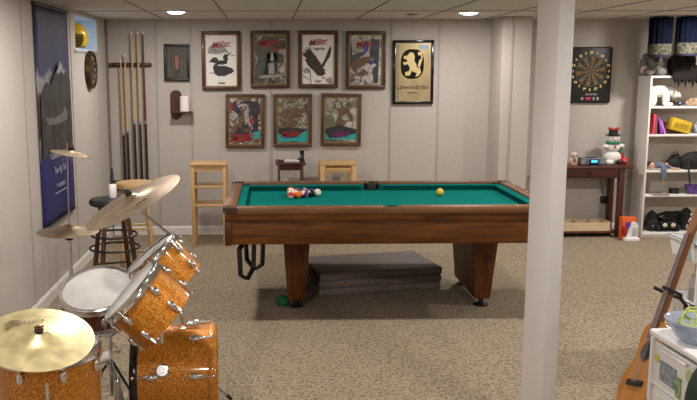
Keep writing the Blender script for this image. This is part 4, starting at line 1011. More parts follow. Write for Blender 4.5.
# wall outlet with adaptor
p = at(602.5, 199.5, Y=WALL_Y-.02)
t = thing('power_outlet', 'wall outlet with a black adaptor and cord behind the console', 'outlet', (p.x, WALL_Y-.001, p.z))
MB().box((0, -.004, 0), (.075, .007, .115), bevel=.002).build('cover_plate', M['paint'], t)
MB().box((0, -.032, 0), (.055, .048, .075), bevel=.006).build('adaptor', M['black'], t)
MB().tube([(0, -.045, .03), (-.02, -.05, .10), (-.045, -.04, .20), (-.03, -.02, .33)], .004).build('cord', M['black'], t)

top = tz+.0013
# owl figurine
p = at(573.5, 160, Y=yf+.13)
t = thing('owl_figurine', 'small white and tan owl figurine at the left end of the console', 'figurine', (p.x, yf+.13, top))
MB().ball((0, 0, .045), (.042, .034, .042)).ball((0, -.004, .098), (.038, .032, .034)).lathe([(0, 0), (.032, 0), (.034, .010), (0, .016)]).build('body', mat('owl_white', (.60, .52, .46), .6, var=.2, scale=60), t)
MB().lathe([(.014, 0), (0, .030)], T(-.026, 0, .120), 10).lathe([(.014, 0), (0, .030)], T(.026, 0, .120), 10).build('ear_tufts', mat('owl_tan', (.42, .30, .22), .6), t)
MB().ball((-.014, -.032, .102), (.009, .005, .009), u=10, v=6).ball((.014, -.032, .102), (.009, .005, .009), u=10, v=6).build('eyes', M['black'], t)
MB().ball((-.018, -.024, .012), (.014, .020, .010), u=10, v=6).ball((.018, -.024, .012), (.014, .020, .010), u=10, v=6).build('feet', mat('owl_orange', (.55, .28, .14), .6), t)
MB().ball((0, -.030, .052), (.020, .008, .022), u=12, v=8).build('breast', mat('owl_rust', (.30, .12, .06), .7), t)
# clock radio
p = at(593, 160, Y=yf+.11)
xa = at(580.5, 160, Y=yf+.11).x; xb = at(606, 160, Y=yf+.11).x
t = thing('clock_radio', 'grey clock radio with a glowing blue display on the console', 'clock radio', ((xa+xb)/2-.012, yf+.14, top))
wr_ = xb-xa-.02
MB().box((0, 0, .038), (wr_, .12, .074), bevel=.012, seg=3).build('body', mat('grey_plastic', (.10, .105, .12), .4), t)
MB().box((.008, -.060, .036), (.090, .010, .060), bevel=.003).build('display_bezel', mat('navy_plastic', (.01, .012, .05), .25), t)
MB().box((.010, -.0655, .042), (.060, .004, .024)).build('display', mat('blue_display', (.02, .12, .35), .3, emit=(.05, .42, 1), es=1.6), t, smooth=0)
for s in (-1, 1): MB().cyl((s*.098, -.0605, .038), (s*.098, -.058, .038), .026, n=20).build('speaker_grille', mat('speaker_grille_cloth', (.22, .22, .24), .7), t)
MB().box((.0, .0, .078), (.09, .05, .008), bevel=.003).build('snooze_button', M['black'], t)
# snowman plush
p = at(613, 160, Y=yf+.14)
t = thing('snowman_plush', 'white plush snowman with red hat and green scarf on the console', 'plush toy', (p.x, yf+.17, top)); t.scale = (1.25, 1.1, 1.0)
mw = mat('white_plush', (.74, .72, .68), .95, bump=.6, bscale=90)
MB().ball((0, 0, .075), (.072, .062, .072)).ball((0, -.004, .175), (.060, .052, .055)).ball((0, -.008, .262), (.052, .046, .048)).ball((-.062, -.02, .185), (.030, .026, .022)).ball((.060, -.02, .190), (.030, .026, .022)).ball((-.040, -.055, .028), (.036, .038, .028)).build('body', mw, t)
MB().ball((.040, -.055, .030), (.026, .028, .026), u=14, v=8).build('boot', M['black'], t)
MB().torus(.047, .013, T(0, -.004, .222), 24, 8).ball((.055, .0, .15), (.022, .03, .07), u=12, v=8).build('scarf', mat('green_knit', (.02, .19, .11), .9), t)
MB().lathe([(0, .296), (.058, .296), (.060, .304), (.038, .306), (.034, .352), (0, .358)], T(0, 0, 0)).build('hat', M['black'], t)
MB().ball((-.026, -.006, .362), (.026, .012, .015), RY(.5), u=12, v=8).ball((.026, -.006, .362), (.026, .012, .015), RY(-.5), u=12, v=8).ball((0, -.008, .358), (.010, .010, .010), u=10, v=6).build('hat_bow', M['red'], t)
MB().ball((-.018, -.052, .27), .006, u=8, v=6).ball((.018, -.052, .27), .006, u=8, v=6).build('eyes', M['black'], t)
MB().lathe([(.008, 0), (0, .03)], T(0, -.05, .255) @ RX(PI/2), 10).build('nose', mat('orange_nose', (.75, .20, .03), .7), t)
MB().ball((0, -.055, .185), (.012, .008, .012), u=10, v=6).build('button', M['red'], t)
MB().box((.075, .015, .08), (.05, .035, .09), bevel=.01).build('red_sack', M['red'], t)
t = thing('red_ornament', 'round red ornament with a dark centre at the right end of console', 'ornament', (at(625.5, 162, Y=yf+.1).x, yf+.13, top))
MB().ball((0, 0, .038), (.038, .028, .038)).build('ring_body', mat('bright_red', (.55, .012, .02), .4), t)
MB().ball((.0, -.026, .040), (.015, .008, .013), u=12, v=8).build('centre', mat('gold_centre', (.3, .2, .06), .5), t)

# toy house on the floor
p = at(631, 241, Z=0)
t = thing('toy_playhouse', 'white arched toy house front with orange and purple box on the floor', 'toy', (p.x, p.y, 0))
MB().box((-.005, .09, .115), (.145, .10, .23), bevel=.012).build('orange_box', mat('orange_plastic', (.72, .12, .02), .4), t)
MB().box((-.022, .036, .155), (.05, .012, .06), bevel=.004).build('purple_panel', mat('purple_plastic', (.13, .03, .35), .4), t)
pts = [(-.055, 0), (.055, 0), (.055, .15)] + [(.02+.035*math.cos(a_), .15+.04*math.sin(a_)) for a_ in [PI*i/8 for i in range(9)]] + [(-.015, .15), (-.055, .06)]
MB().prism(pts, .03, T(.01, .028, 0) @ RX(PI/2)).box((0, 0, .018), (.15, .07, .036), bevel=.008).build('white_front', M['white'], t)
MB().box((.03, -.004, .095), (.045, .008, .09), bevel=.003).build('door', mat('grey_door', (.48, .46, .50), .5), t)
MB().box((-.065, .03, .10), (.03, .05, .09), bevel=.006).build('red_side', M['red'], t)

# ------------------------------------------------------------------ bookcase
BY = 8.10; bd_ = .28
bxl = at(648, 150, Y=BY).x-.018; bzt = at(648, 76, Y=BY).z; BW = .86
bc = thing('bookcase', 'tall white bookcase full of toys at the right', 'bookcase', (bxl, BY, 0))
th_ = .018
for x, nm in ((th_/2, 'side_panel'), (BW-th_/2, 'side_panel')):
    MB().box((x, bd_/2, bzt/2), (th_, bd_, bzt), bevel=.0015).build(nm, M['bookcase'], bc)
SH = [bzt-.009, at(670, 107.5, Y=BY).z, at(670, 135.5, Y=BY).z, at(670, 171.5, Y=BY).z, at(670, 196, Y=BY).z, at(670, 234, Y=BY).z]
for i, z in enumerate(SH):
    MB().box((BW/2, bd_/2-.001, z), (BW-2*th_, bd_-.006, .02), bevel=.0015).build('shelf', M['bookcase'], bc)
MB().box((BW/2, .012, (SH[5]-.01)/2), (BW-2*th_, .016, SH[5]-.01)).build('kick_board', mat('grey_laminate', (.50, .48, .44), .6), bc)
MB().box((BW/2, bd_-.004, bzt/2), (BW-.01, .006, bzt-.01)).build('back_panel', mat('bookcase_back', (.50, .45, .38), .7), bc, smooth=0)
def on(px, k_, dy=.1, py=150):
    """point on shelf k_ under image column px"""
    return at(px, py, Y=BY+dy).x, BY+dy, SH[k_]+.0103
# top: koala, black animal, blue hanging windsocks, yellow toy
x, y, z = on(655, 0, .12, 70)
t = thing('koala_plush', 'grey plush koala sitting on the left end of the bookcase top', 'plush toy', (x-.03, y, z)); t.scale = (1.15, 1, 1.15)
mg = mat('grey_plush', (.17, .15, .135), .95, var=.25, scale=40, bump=.6, bscale=90)
MB().ball((0, .02, .075), (.095, .07, .075)).ball((.005, -.01, .13), (.075, .06, .06)).ball((-.065, -.01, .165), (.030, .02, .030)).ball((.068, -.01, .168), (.030, .02, .030)).ball((-.09, -.02, .10), (.03, .03, .06)).ball((.09, -.02, .09), (.03, .03, .05)).ball((-.06, -.06, .035), (.045, .045, .034)).ball((.06, -.06, .035), (.045, .045, .034)).build('body', mg, t)
MB().ball((-.085, -.045, .05), (.035, .02, .036)).ball((.10, -.035, .048), (.018, .014, .03)).build('paw_pads', mat('pink_pad', (.66, .50, .47), .9), t)
MB().ball((.0, -.072, .128), (.014, .010, .020), u=10, v=6).ball((-.028, -.062, .145), .007, u=8, v=6).ball((.028, -.062, .145), .007, u=8, v=6).build('nose_and_eyes', M['black'], t)
x, y, z = on(682, 0, .10, 70)
t = thing('black_bat_plush', 'shaggy black plush toy draped over the bookcase top edge', 'plush toy', (x-.01, y, z)); t.scale = (1.05, 1.0, 1.45)
mbk = mat('black_plush', (.010, .007, .006), .95, bump=.8, bscale=80)
mb = MB().ball((0, .03, .07), (.125, .09, .085)).ball((-.05, -.02, .10), (.06, .06, .06)).ball((.07, -.01, .10), (.06, .06, .06))
for k_ in range(7):
    xx = -.11+.034*k_
    mb.lathe([(.034, 0), (.022, -.045), (0, -.075-.03*(k_ % 2))], T(xx, -.128, .02), 8)
mb.ball((0, -.10, .04), (.13, .045, .05)); mb.build('body', mbk, t)
MB().ball((-.03, -.148, .055), .006, u=8, v=6).ball((.03, -.148, .055), .006, u=8, v=6).build('eyes', mat('amber_eye', (.3, .12, .02), .2), t)
for px, py0, lab, sc in ((659, 57, 'blue cloth windsock with patterned band hanging above the koala', 1.0), (686, 56, 'blue cloth windsock with patterned band hanging above the black plush', 1.15)):
    p0 = at(px, py0, Y=8.02)
    hz = CEIL-p0.z-.012
    t = thing('windsock', lab, 'hanging decoration', (p0.x, 8.02 if px < 670 else 7.99, p0.z), 0, 'blue windsocks over the bookcase')
    rr_ = .105*sc
    nfold = 14
    def pleat(z0, z1, r0, r1, mm, nm, amp, n_=84):
        mb = MB(); rg = []
        for i in range(7):
            f = i/6; z_ = z0+(z1-z0)*f; rb = r0+(r1-r0)*f
            rg.append([mb.bm.verts.new(((rb+amp*math.sin(nfold*2*PI*k_/n_))*math.cos(2*PI*k_/n_), (rb+amp*math.sin(nfold*2*PI*k_/n_))*math.sin(2*PI*k_/n_)*.8, z_)) for k_ in range(n_)])
        for A_, B_ in zip(rg, rg[1:]):
            for k_ in range(n_): mb.bm.faces.new((A_[k_], A_[(k_+1) % n_], B_[(k_+1) % n_], B_[k_]))
        mb.bm.faces.new(rg[0][::-1]); mb.bm.faces.new(rg[-1]); return mb.build(nm, mm, t, smooth=60)
    pleat(.09, hz, rr_, rr_*1.02, mat('navy_cloth', (.0035, .005, .013), .95, var=.3, scale=20, spec=.05), 'sleeve', .006)
    MB().lathe([(0, .02), (rr_+.006, .02), (rr_+.010, .125), (0, .127)], Matrix.Diagonal((1, .8, 1, 1)), 40).build('patterned_band', mat('woven_band', (.07, .067, .05), .9, var=.85, scale=45, spec=.05), t)
    MB().lathe([(0, 0), (rr_-.004, 0), (rr_+.004, .02), (0, .021)], Matrix.Diagonal((1, .8, 1, 1)), 40).build('hem', mat('navy_hem', (.012, .016, .05), .8), t)
x, y, z = on(697.5, 0, .08, 70)
t = thing('yellow_toy', 'round yellow toy at the right edge of the bookcase top', 'toy', (x+.01, y-.03, z))
MB().ball((0, 0, .045), (.045, .04, .045)).ball((0, 0, .09), (.028, .026, .025)).build('body', mat('toy_yellow', (.62, .36, .02), .6), t)
MB().box((0, 0, .004), (.09, .07, .008), bevel=.002).build('base', M['white'], t)
# shelf 1: polar bear, leopard pieces, dark ball
x, y, z = on(663, 1, .09, 95)
t = thing('polar_bear_plush', 'white polar bear plush standing on the upper bookcase shelf', 'plush toy', (x, y, z)); t.scale = (1.12, 1.0, 1.18)
MB().ball((-.03, .02, .125), (.105, .055, .052)).ball((.055, 0, .120), (.060, .045, .042)).ball((.105, -.01, .100), (.045, .034, .033)).ball((.142, -.015, .088), (.020, .018, .017)).ball((.10, .022, .132), (.012, .008, .012), u=10, v=6).ball((.09, -.036, .132), (.012, .008, .012), u=10, v=6)\
    .ball((.02, -.02, .06), (.034, .028, .060)).ball((-.09, -.01, .06), (.034, .028, .060)).ball((.04, .035, .06), (.030, .026, .060)).ball((-.08, .045, .06), (.030, .026, .060)).ball((.045, -.03, .018), (.040, .026, .017)).build('body', mat('cream_plush', (.78, .74, .68), .95, bump=.5, bscale=80), t)
MB().ball((.160, -.018, .092), .007, u=8, v=6).ball((.118, -.040, .112), .005, u=8, v=6).build('nose_and_eye', M['black'], t)
def spotted(name, rgb):
    m, N, L, B = new_mat(name); tc = N.new('ShaderNodeTexCoord'); v = N.new('ShaderNodeTexVoronoi'); v.inputs['Scale'].default_value = 45
    r = N.new('ShaderNodeValToRGB'); r.color_ramp.interpolation = 'CONSTANT'; r.color_ramp.elements[0].color = (.03, .02, .015, 1); r.color_ramp.elements[1].position = .33; r.color_ramp.elements[1].color = (*rgb, 1)
    L.new(tc.outputs['Object'], v.inputs['Vector']); L.new(v.outputs['Distance'], r.inputs['Fac']); L.new(r.outputs['Color'], B.inputs['Base Color']); B.inputs['Roughness'].default_value = .9
    return m
M['leopard'] = spotted('leopard_fur', (.48, .34, .22))
x, y, z = on(651, 1, .20, 98)
o = tag(MB().box((0, 0, .045), (.075, .06, .09), bevel=.018, seg=3).build('leopard_box', M['leopard']), 'small leopard-spotted box behind the polar bear', 'box'); o.location = (x+.012, y, z)
x, y, z = on(692, 1, .12, 100)
t = thing('leopard_plush', 'leopard-spotted plush lying at the right of the upper shelf', 'plush toy', (x, y, z))
MB().ball((.02, 0, .04), (.085, .045, .040)).ball((-.05, -.02, .028), (.03, .03, .026)).ball((.0, -.035, .018), (.05, .018, .017)).build('body', M['leopard'], t)
x, y, z = on(679.5, 1, .07, 100)
t = thing('dark_toy_ball', 'dark ball with a pale blue spot beside the polar bear', 'ball', (x, y, z+.026))
MB().ball((0, 0, 0), .026).build('ball_body', mat('dark_ball', (.015, .015, .03), .3), t)
MB().ball((-.002, -.021, .004), (.010, .007, .010), u=10, v=6).build('spot', mat('pale_blue_spot', (.35, .5, .8), .4), t)
x, y, z = on(672, 1, .13, 100)
o = tag(MB().ball((0, 0, .025), (.055, .04, .025)).build('dark_pouch', mat('dark_red_cloth', (.05, .012, .014), .8)), 'dark low pouch on the shelf behind the small dark ball', 'pouch'); o.location = (x, y+.03, z)
# shelf 2: books and boxes
def book(x, y, z, w_, h_, d_, ang, rgb, label, name='book', group='books on the third shelf'):
    t = thing(name, label, 'book', (x, y, z), 0, group); t.rotation_euler = (0, ang, 0)
    MB().box((w_/2, 0, h_/2), (w_, d_, h_), bevel=.0015).build('cover', mat('book_cover', rgb, .45), t)
    MB().box((w_/2, 0, h_/2), (w_-.006, d_+.0012, h_-.008)).build('pages' if False else 'spine_label', mat('book_label', [min(1, c_*1.6+.05) for c_ in rgb], .5), t, smooth=0)
x, y, z = on(649.5, 2, .09, 125)
book(x, y, z, .022, .205, .15, .02, (.42, .02, .04), 'tall red book at the far left of the book shelf')
book(x+.026, y, z+.006, .024, .19, .14, -.03, (.15, .03, .03), 'dark maroon book leaning beside the red book')
book(x+.092, y, z+.002, .022, .175, .14, -.26, (.17, .03, .30), 'purple book leaning toward the red book')
book(x+.126, y, z+.002, .020, .14, .13, -.36, (.40, .12, .40), 'pink-violet book leaning outermost of the row')
x, y, z = on(671, 2, .17, 122)
t = thing('brown_box', 'brown cardboard box behind the yellow box on the book shelf', 'box', (x, y, z), .1)
MB().box((0, 0, .055), (.17, .10, .11), bevel=.003).build('carton', mat('brown_card', (.17, .085, .035), .7), t)
MB().box((0, 0, .1105), (.03, .10, .001)).build('tape', mat('tape', (.22, .14, .07), .4), t)
x, y, z = on(678.5, 2, .06, 125)
t = thing('yellow_box', 'bright yellow box tilted at the front of the book shelf', 'box', (x, y, z+.034), .05); t.rotation_euler = (0, math.radians(15), .1)
MB().box((0, 0, .052), (.215, .07, .118), bevel=.003).build('carton', mat('yellow_card', (.62, .42, .02), .5), t)
MB().box((.0, -.0355, .048), (.15, .002, .05)).build('printed_panel', mat('ochre_print', (.42, .27, .02), .5, var=.3, scale=50), t)
x, y, z = on(697, 2, .10, 125)
t = thing('pale_blue_figure', 'pale blue toy figure at the right edge of the book shelf', 'toy', (x+.02, y, z))
MB().ball((0, 0, .045), (.042, .035, .045)).ball((0, 0, .11), (.033, .03, .032)).ball((-.04, -.01, .07), (.014, .014, .026)).ball((.04, -.01, .07), (.014, .014, .026)).build('body', mat('pale_blue', (.42, .50, .66), .6), t)
MB().ball((-.012, -.028, .115), .005, u=8, v=6).ball((.012, -.028, .115), .005, u=8, v=6).build('eyes', M['black'], t)
# shelf 3: doll and black bags
x, y, z = on(655, 3, .07, 162)
t = thing('toy_doll', 'doll in blue jeans lying on its side on the bookcase shelf', 'doll', (x, y-.01, z))
msk = mat('doll_skin', (.62, .36, .24), .6)
MB().ball((-.040, 0, .045), (.034, .032, .036)).tube([(-.01, 0, .04), (.05, -.01, .045), (.09, -.02, .04)], [.018, .026, .022], n=10).tube([(.12, -.02, .03), (.18, -.02, .015), (.24, -.03, .012)], [.014, .011, .008], n=8).tube([(.045, -.055, .01), (.05, -.085, -.05), (.045, -.085, -.13)], [.012, .010, .007], n=8).build('body', msk, t)
MB().tube([(-.005, 0, .045), (.04, -.005, .052), (.075, -.01, .05)], [.026, .034, .030], n=12).tube([(.06, -.03, .04), (.052, -.088, .005), (.048, -.092, -.085)], [.026, .024, .020], n=10).tube([(.07, -.01, .045), (.11, -.015, .04), (.145, -.02, .03)], [.028, .024, .020], n=10).build('blue_clothes', mat('denim', (.13, .15, .23), .85, var=.3, scale=40), t)
MB().ball((-.048, .012, .055), (.038, .034, .034)).build('hair', mat('dark_hair', (.05, .015, .01), .7), t)
MB().ball((.10, -.03, .062), (.016, .014, .014), u=10, v=6).build('hand', msk, t)
x, y, z = on(674, 3, .14, 158)
t = thing('black_handbag', 'small slouched black bag behind the doll', 'bag', (x, y, z))
MB().ball((0, 0, .06), (.085, .055, .06)).ball((.02, 0, .11), (.045, .04, .045)).build('pouch', M['rubber'], t)
MB().tube([(-.05, 0, .10), (-.02, 0, .165), (.03, 0, .175), (.06, 0, .11)], .006).build('strap', M['black'], t)
x, y, z = on(692, 3, .11, 158)
t = thing('black_backpack', 'large black bag filling the right of the doll shelf', 'bag', (x, y, z))
MB().ball((0, 0, .085), (.12, .08, .09)).ball((.04, .01, .12), (.07, .06, .06)).box((0, 0, .03), (.20, .12, .06), bevel=.02, seg=3).build('pouch', M['rubber'], t)
MB().tube([(-.07, -.06, .10), (-.085, -.11, .04), (-.080, -.122, -.05), (-.06, -.122, -.16)], .008).build('strap', M['black'], t)
# shelf 4
x, y, z = on(674, 4, .10, 188)
t = thing('black_box', 'small black box alone on the lower middle shelf', 'box', (x, y, z))
MB().box((0, 0, .028), (.075, .07, .054), bevel=.004).build('case', M['black'], t); MB().box((0, 0, .053), (.079, .074, .008), bevel=.002).build('lid', M['black_gloss'], t)
x, y, z = on(693, 4, .09, 186)
t = thing('purple_bowl', 'purple plastic bowl on the lower middle shelf at the right', 'bowl', (x+.01, y, z))
MB().lathe([(0, 0), (.045, 0), (.075, .03), (.092, .085), (.094, .088), (.088, .088), (.070, .034), (.042, .006), (0, .006)], n=36).build('bowl', mat('purple_bowl_plastic', (.14, .07, .36), .35), t)
x, y, z = on(656, 4, .08, 194)
o = tag(MB().box((0, 0, .006), (.17, .16, .010), bevel=.001).build('paper_stack', mat('grey_paper', (.33, .30, .27), .7)), 'flat grey folder lying at the left of the lower middle shelf', 'folder'); o.location = (x+.012, y-.01, z)
# bottom: toy truck and dark sacks
x, y, z = on(667, 5, .10, 222)
t = thing('toy_monster_truck', 'black toy vehicle with two round pale headlights on the bottom shelf', 'toy vehicle', (x, y, z))
MB().box((0, .03, .075), (.20, .14, .07), bevel=.02, seg=3).box((0, .05, .125), (.12, .09, .06), bevel=.02, seg=3).box((0, -.04, .05), (.19, .03, .03), bevel=.008).build('body', M['black_gloss'], t)
for s in (-1, 1):
    MB().ball((s*.043, -.052, .072), (.026, .014, .022), u=16, v=8).build('headlight', mat('pale_headlight', (.62, .60, .40), .3), t)
    for yy in (-.01, .085): MB().cyl((s*.085, yy, .036), (s*.118, yy, .036), .036, n=20).build('wheel', M['rubber'], t)
MB().box((0, .03, .157), (.05, .02, .012), bevel=.003, M=RY(-.3)).build('spoiler', mat('pink_light', (.42, .12, .12), .4), t)
for px, dy, s, lab in ((652, .13, 1.05, 'black bag slumped at the left end of the bottom shelf'), (686, .17, 1.15, 'large black bag at the right end of the bottom shelf')):
    x, y, z = on(px, 5, dy, 215)
    t = thing('black_sack', lab, 'bag', (x, y, z), 0, 'black bags on the bottom shelf')
    MB().ball((0, 0, .075*s), (.068*s, .07, .075*s)).ball((.0, .0, .14*s), (.052*s, .05, .055*s)).build('sack_body', M['rubber'], t)
    MB().torus(.022*s, .005, T(0, 0, .185*s) @ RX(.6), 16, 6).build('tie', M['black'], t)
    MB().ball((-.018*s, -.072, .06*s), (.008, .006, .008), u=8, v=6).build('snap', mat('silver_snap', (.6, .6, .6), .3, .8), t)

x, y, z = on(668, 5, .225, 215)
t = thing('black_sack', 'broad black bag lying behind the toy vehicle on the bottom shelf', 'bag', (x, y+.012, z), 0, 'black bags on the bottom shelf')
MB().ball((0, 0, .09), (.17, .035, .088)).ball((.10, 0, .13), (.09, .03, .06)).build('sack_body', M['rubber'], t)
MB().tube([(-.10, -.02, .16), (-.05, -.035, .185), (.02, -.035, .185), (.06, -.02, .17)], .006).build('strap', M['black'], t)

# ------------------------------------------------------------------ guitar on its stand
A_ = at(626, 410, Y=3.62); Bh = at(700, 206, Y=3.92)
ax = (Bh-A_).normalized(); LG = (Bh-A_).length
nn = Vector((-.98, .04, .22)); nn = (nn-ax*nn.dot(ax)).normalized()
xx = ax.cross(nn).normalized()      # width direction
G = Matrix(((xx.x, ax.x, nn.x, A_.x), (xx.y, ax.y, nn.y, A_.y), (xx.z, ax.z, nn.z, A_.z), (0, 0, 0, 1)))
gt = thing('acoustic_guitar', 'orange acoustic guitar leaning on a stand at the lower right', 'guitar', (0, 0, 0)); gt.matrix_world = G
half = [(0, .0), (.08, .006), (.14, .035), (.175, .09), (.178, .14), (.155, .20), (.118, .25), (.108, .28), (.118, .33), (.128, .37), (.12, .41), (.09, .44), (.03, .45), (0, .45)]
half = [(a_*.88, b_) for a_, b_ in half]
def smooth_loop(h_):
    pts = []
    for i in range(len(h_)-1):
        p0 = h_[max(i-1, 0)]; p1 = h_[i]; p2 = h_[i+1]; p3 = h_[min(i+2, len(h_)-1)]
        for k_ in range(3):
            s = k_/3
            pts.append(tuple(.5*(2*p1[c_]+(p2[c_]-p0[c_])*s+(2*p0[c_]-5*p1[c_]+4*p2[c_]-p3[c_])*s*s+(3*p1[c_]-p0[c_]-3*p2[c_]+p3[c_])*s**3) for c_ in (0, 1)))
    pts.append(h_[-1]); return pts
hl = smooth_loop(half); loop = hl + [(-x_, y_) for x_, y_ in hl[-2:0:-1]]
m_top = wood('spruce_top', (.36, .15, .030), (.47, .21, .05), .35, 'Y', 1, .2)
MB().prism(loop, .004, z0=-.002).build('soundboard', m_top, gt)
MB().prism(loop, .090, z0=-.0925).build('back_and_sides', wood('guitar_side', (.10, .025, .012), (.19, .055, .025), .25, 'Y', 1, .4), gt)
MB().cyl((0, .30, .0015), (0, .30, .0032), .048, n=32).build('soundhole', M['black'], gt)
MB().torus(.055, .003, T(0, .30, .002), 36, 6).build('rosette', M['ink_brown'], gt)
MB().box((0, .135, .008), (.15, .030, .012), bevel=.004).build('bridge', M['black'], gt)
nl = LG-.45-.155
MB().prism([(-.028, .44), (.028, .44), (.022, .45+nl), (-.022, .45+nl)], .022, z0=-.014).build('neck', wood('neck_wood', (.16, .06, .025), (.26, .11, .045), .3, 'Y'), gt)
MB().prism([(-.028, .36), (.028, .36), (.022, .45+nl), (-.022, .45+nl)], .006, z0=.0085).build('fingerboard', mat('rosewood', (.10, .045, .028), .4), gt)
hd = MB().prism([(-.024, .45+nl), (.024, .45+nl), (.036, .48+nl), (.032, .60+nl), (-.032, .60+nl), (-.036, .48+nl)], .016, z0=-.012).build('headstock', wood('head_wood', (.20, .09, .04), (.30, .14, .06), .3, 'Y'), gt)
for s in (-1, 1):
    for k_ in range(3):
        MB().cyl((s*.03, .50+nl+.035*k_, -.004), (s*.058, .50+nl+.035*k_, -.004), .004, n=8).ball((s*.062, .50+nl+.035*k_, -.004), (.008, .010, .005), u=8, v=6).build('tuning_peg', M['chrome'], hd)
mb = MB()
for k_ in range(6):
    x_ = -.018+.0072*k_; mb.cyl((x_*1.3, .135, .014), (x_, .45+nl, .0165), .0007, n=5)
mb.build('strings', M['steel'], gt)
MB().cyl((0, -.012, -.045), (0, .002, -.045), .008, n=12).build('strap_button', M['black'], gt)
# stand with yoke
yk = G @ Vector((0, .45+nl*.34, -.030))
gs = thing('guitar_stand', 'black guitar stand with a forked yoke around the guitar neck', 'guitar stand', (yk.x+.10, yk.y+.02, 0))
O = Vector(gs.location)
MB().cyl((0, 0, .30), yk+Vector((.07, .02, -.06))-O, .011, n=12).cyl(yk+Vector((.07, .02, -.06))-O, yk+Vector((.03, 0, -.02))-O, .009, n=10).build('upper_tube', M['black'], gs)
wv = xx*1.0
mb = MB()
for s in (-1, 1):
    mb.tube([yk+Vector((.03, 0, -.02))-O, yk+wv*.040*s-nn*.010-O, yk+wv*.045*s+nn*.045-O, yk+wv*.040*s+nn*.085-O], .009, n=8)
mb.build('yoke', M['rubber'], gs)
MB().cyl((0, 0, .10), (0, 0, .32), .014, n=12).build('lower_tube', M['black'], gs)
for k_ in range(3):
    a_ = 2*PI*k_/3+.5; e_ = (.21*math.cos(a_), .21*math.sin(a_), .012)
    MB().cyl((0, 0, .26), e_, .008, n=8).ball(e_, (.013, .013, .012), u=10, v=6).build('leg', M['black'], gs)

# ------------------------------------------------------------------ plastic drawer tower
ca, cb_ = at(651, 328, Z=.62), at(700, 357, Z=.62)
rz = math.atan2(cb_.y-ca.y, cb_.x-ca.x)     # front face runs along this line
m_tr = mat('frosted_plastic', (.72, .72, .71), .35, trans=.10, var=.05, scale=3)
dt = thing('drawer_tower', 'white plastic drawer tower with translucent drawers at the lower right', 'drawer unit', (ca.x, ca.y, 0), rz)
# local: x along the front face, y to the back (away from the room), z up
DW, DD, DH = .37, .33, .62
MB().box((DW/2, DD/2, DH-.016), (DW+.012, DD+.012, .032), bevel=.012, seg=3).build('top', M['white'], dt)
for x_ in (.010, DW-.010):
    for y_ in (.010, DD-.010): MB().box((x_, y_, (DH-.03)/2), (.020, .020, DH-.03), bevel=.004).build('corner_post', M['white'], dt)
for z_ in (.02, .205, .395): MB().box((DW/2, DD/2, z_), (DW-.004, DD-.004, .016), bevel=.003).build('divider_shelf', M['white'], dt)
for i, z_ in enumerate((.113, .30, .487)):
    h_ = .160 if i < 2 else .172
    d_ = MB().box((DW/2, .012, z_), (DW-.052, .012, h_), bevel=.008, seg=3).box((DW/2, DD/2, z_-h_/2+.006), (DW-.06, DD-.04, .006)).box((.036, DD/2, z_), (.005, DD-.04, h_-.02)).box((DW-.036, DD/2, z_), (.005, DD-.04, h_-.02)).build('drawer', m_tr, dt)
    MB().box((DW/2, -.002, z_+h_/2-.014), (DW*.5, .018, .012), bevel=.004).build('handle', M['white'], d_)
    if i == 2:
        MB().cyl((DW*.80, .0045, z_+.030), (DW*.80, .002, z_+.030), .040, n=32).build('round_sticker', mat('sticker_white', (.70, .72, .66), .5), d_)
        MB().cyl((DW*.80, .0022, z_+.030), (DW*.80, .0010, z_+.030), .028, n=32).build('sticker_centre', mat('sticker_green', (.42, .52, .30), .5), d_)
        MB().cyl((DW*.14, .0045, z_+.020), (DW*.14, .002, z_+.020), .018, n=24).build('yellow_sticker', mat('sticker_yellow', (.55, .53, .08), .5), d_)
        MB().box((DW*.38, .0045, z_-.02), (.12, .003, .085)).build('paper_label', mat('grey_print', (.24, .28, .33), .5, var=.5, scale=40), d_)
        MB().box((DW*.60, .0035, z_-.045), (.035, .003, .085)).build('green_label', mat('sticker_leaf', (.24, .33, .16), .5, var=.5, scale=40), d_)
# bowl with net ball
bp_ = dt.matrix_world if False else None
cbx = at(690, 346, Z=.63)
bwl = thing('plastic_bowl', 'clear bluish plastic bowl on top of the drawer tower', 'bowl', (cbx.x+.06, cbx.y+.07, .6215))
m_bowl = mat('clear_blue_plastic', (.55, .63, .80), .15, trans=.55)
MB().lathe([(0, 0), (.050, 0), (.075, .02), (.115, .085), (.122, .090), (.121, .094), (.110, .090), (.071, .025), (.046, .005), (0, .005)], n=48).build('bowl', m_bowl, bwl)
gb = thing('net_ball', 'ball of yellow-green looped plastic resting in the clear bowl', 'toy ball', (cbx.x+.045, cbx.y+.06, .6215+.085))
mb = MB()
ico = bmesh.new(); bmesh.ops.create_icosphere(ico, subdivisions=1, radius=1)
for v_ in ico.verts:
    n_ = v_.co.normalized(); mb.torus(.030, .0032, T(*(n_*.052)) @ frame(n_), 18, 6)
ico.free(); mb.build('loops', mat('lime_plastic', (.42, .55, .10), .4), gb)
for i, (dx_, dy_, c_) in enumerate(((.045, -.035, (.02, .12, .06)), (.05, .03, (.03, .03, .05)), (-.03, -.045, (.10, .07, .16)))):
    pass
o = tag(MB().ball((0, 0, 0), (.040, .035, .022), u=16, v=10).build('dark_green_cloth', mat('dark_green_fabric', (.012, .07, .05), .8)), 'dark green wad of cloth beside the looped ball in the bowl', 'cloth'); o.location = (cbx.x+.108, cbx.y+.055, .6215+.046)

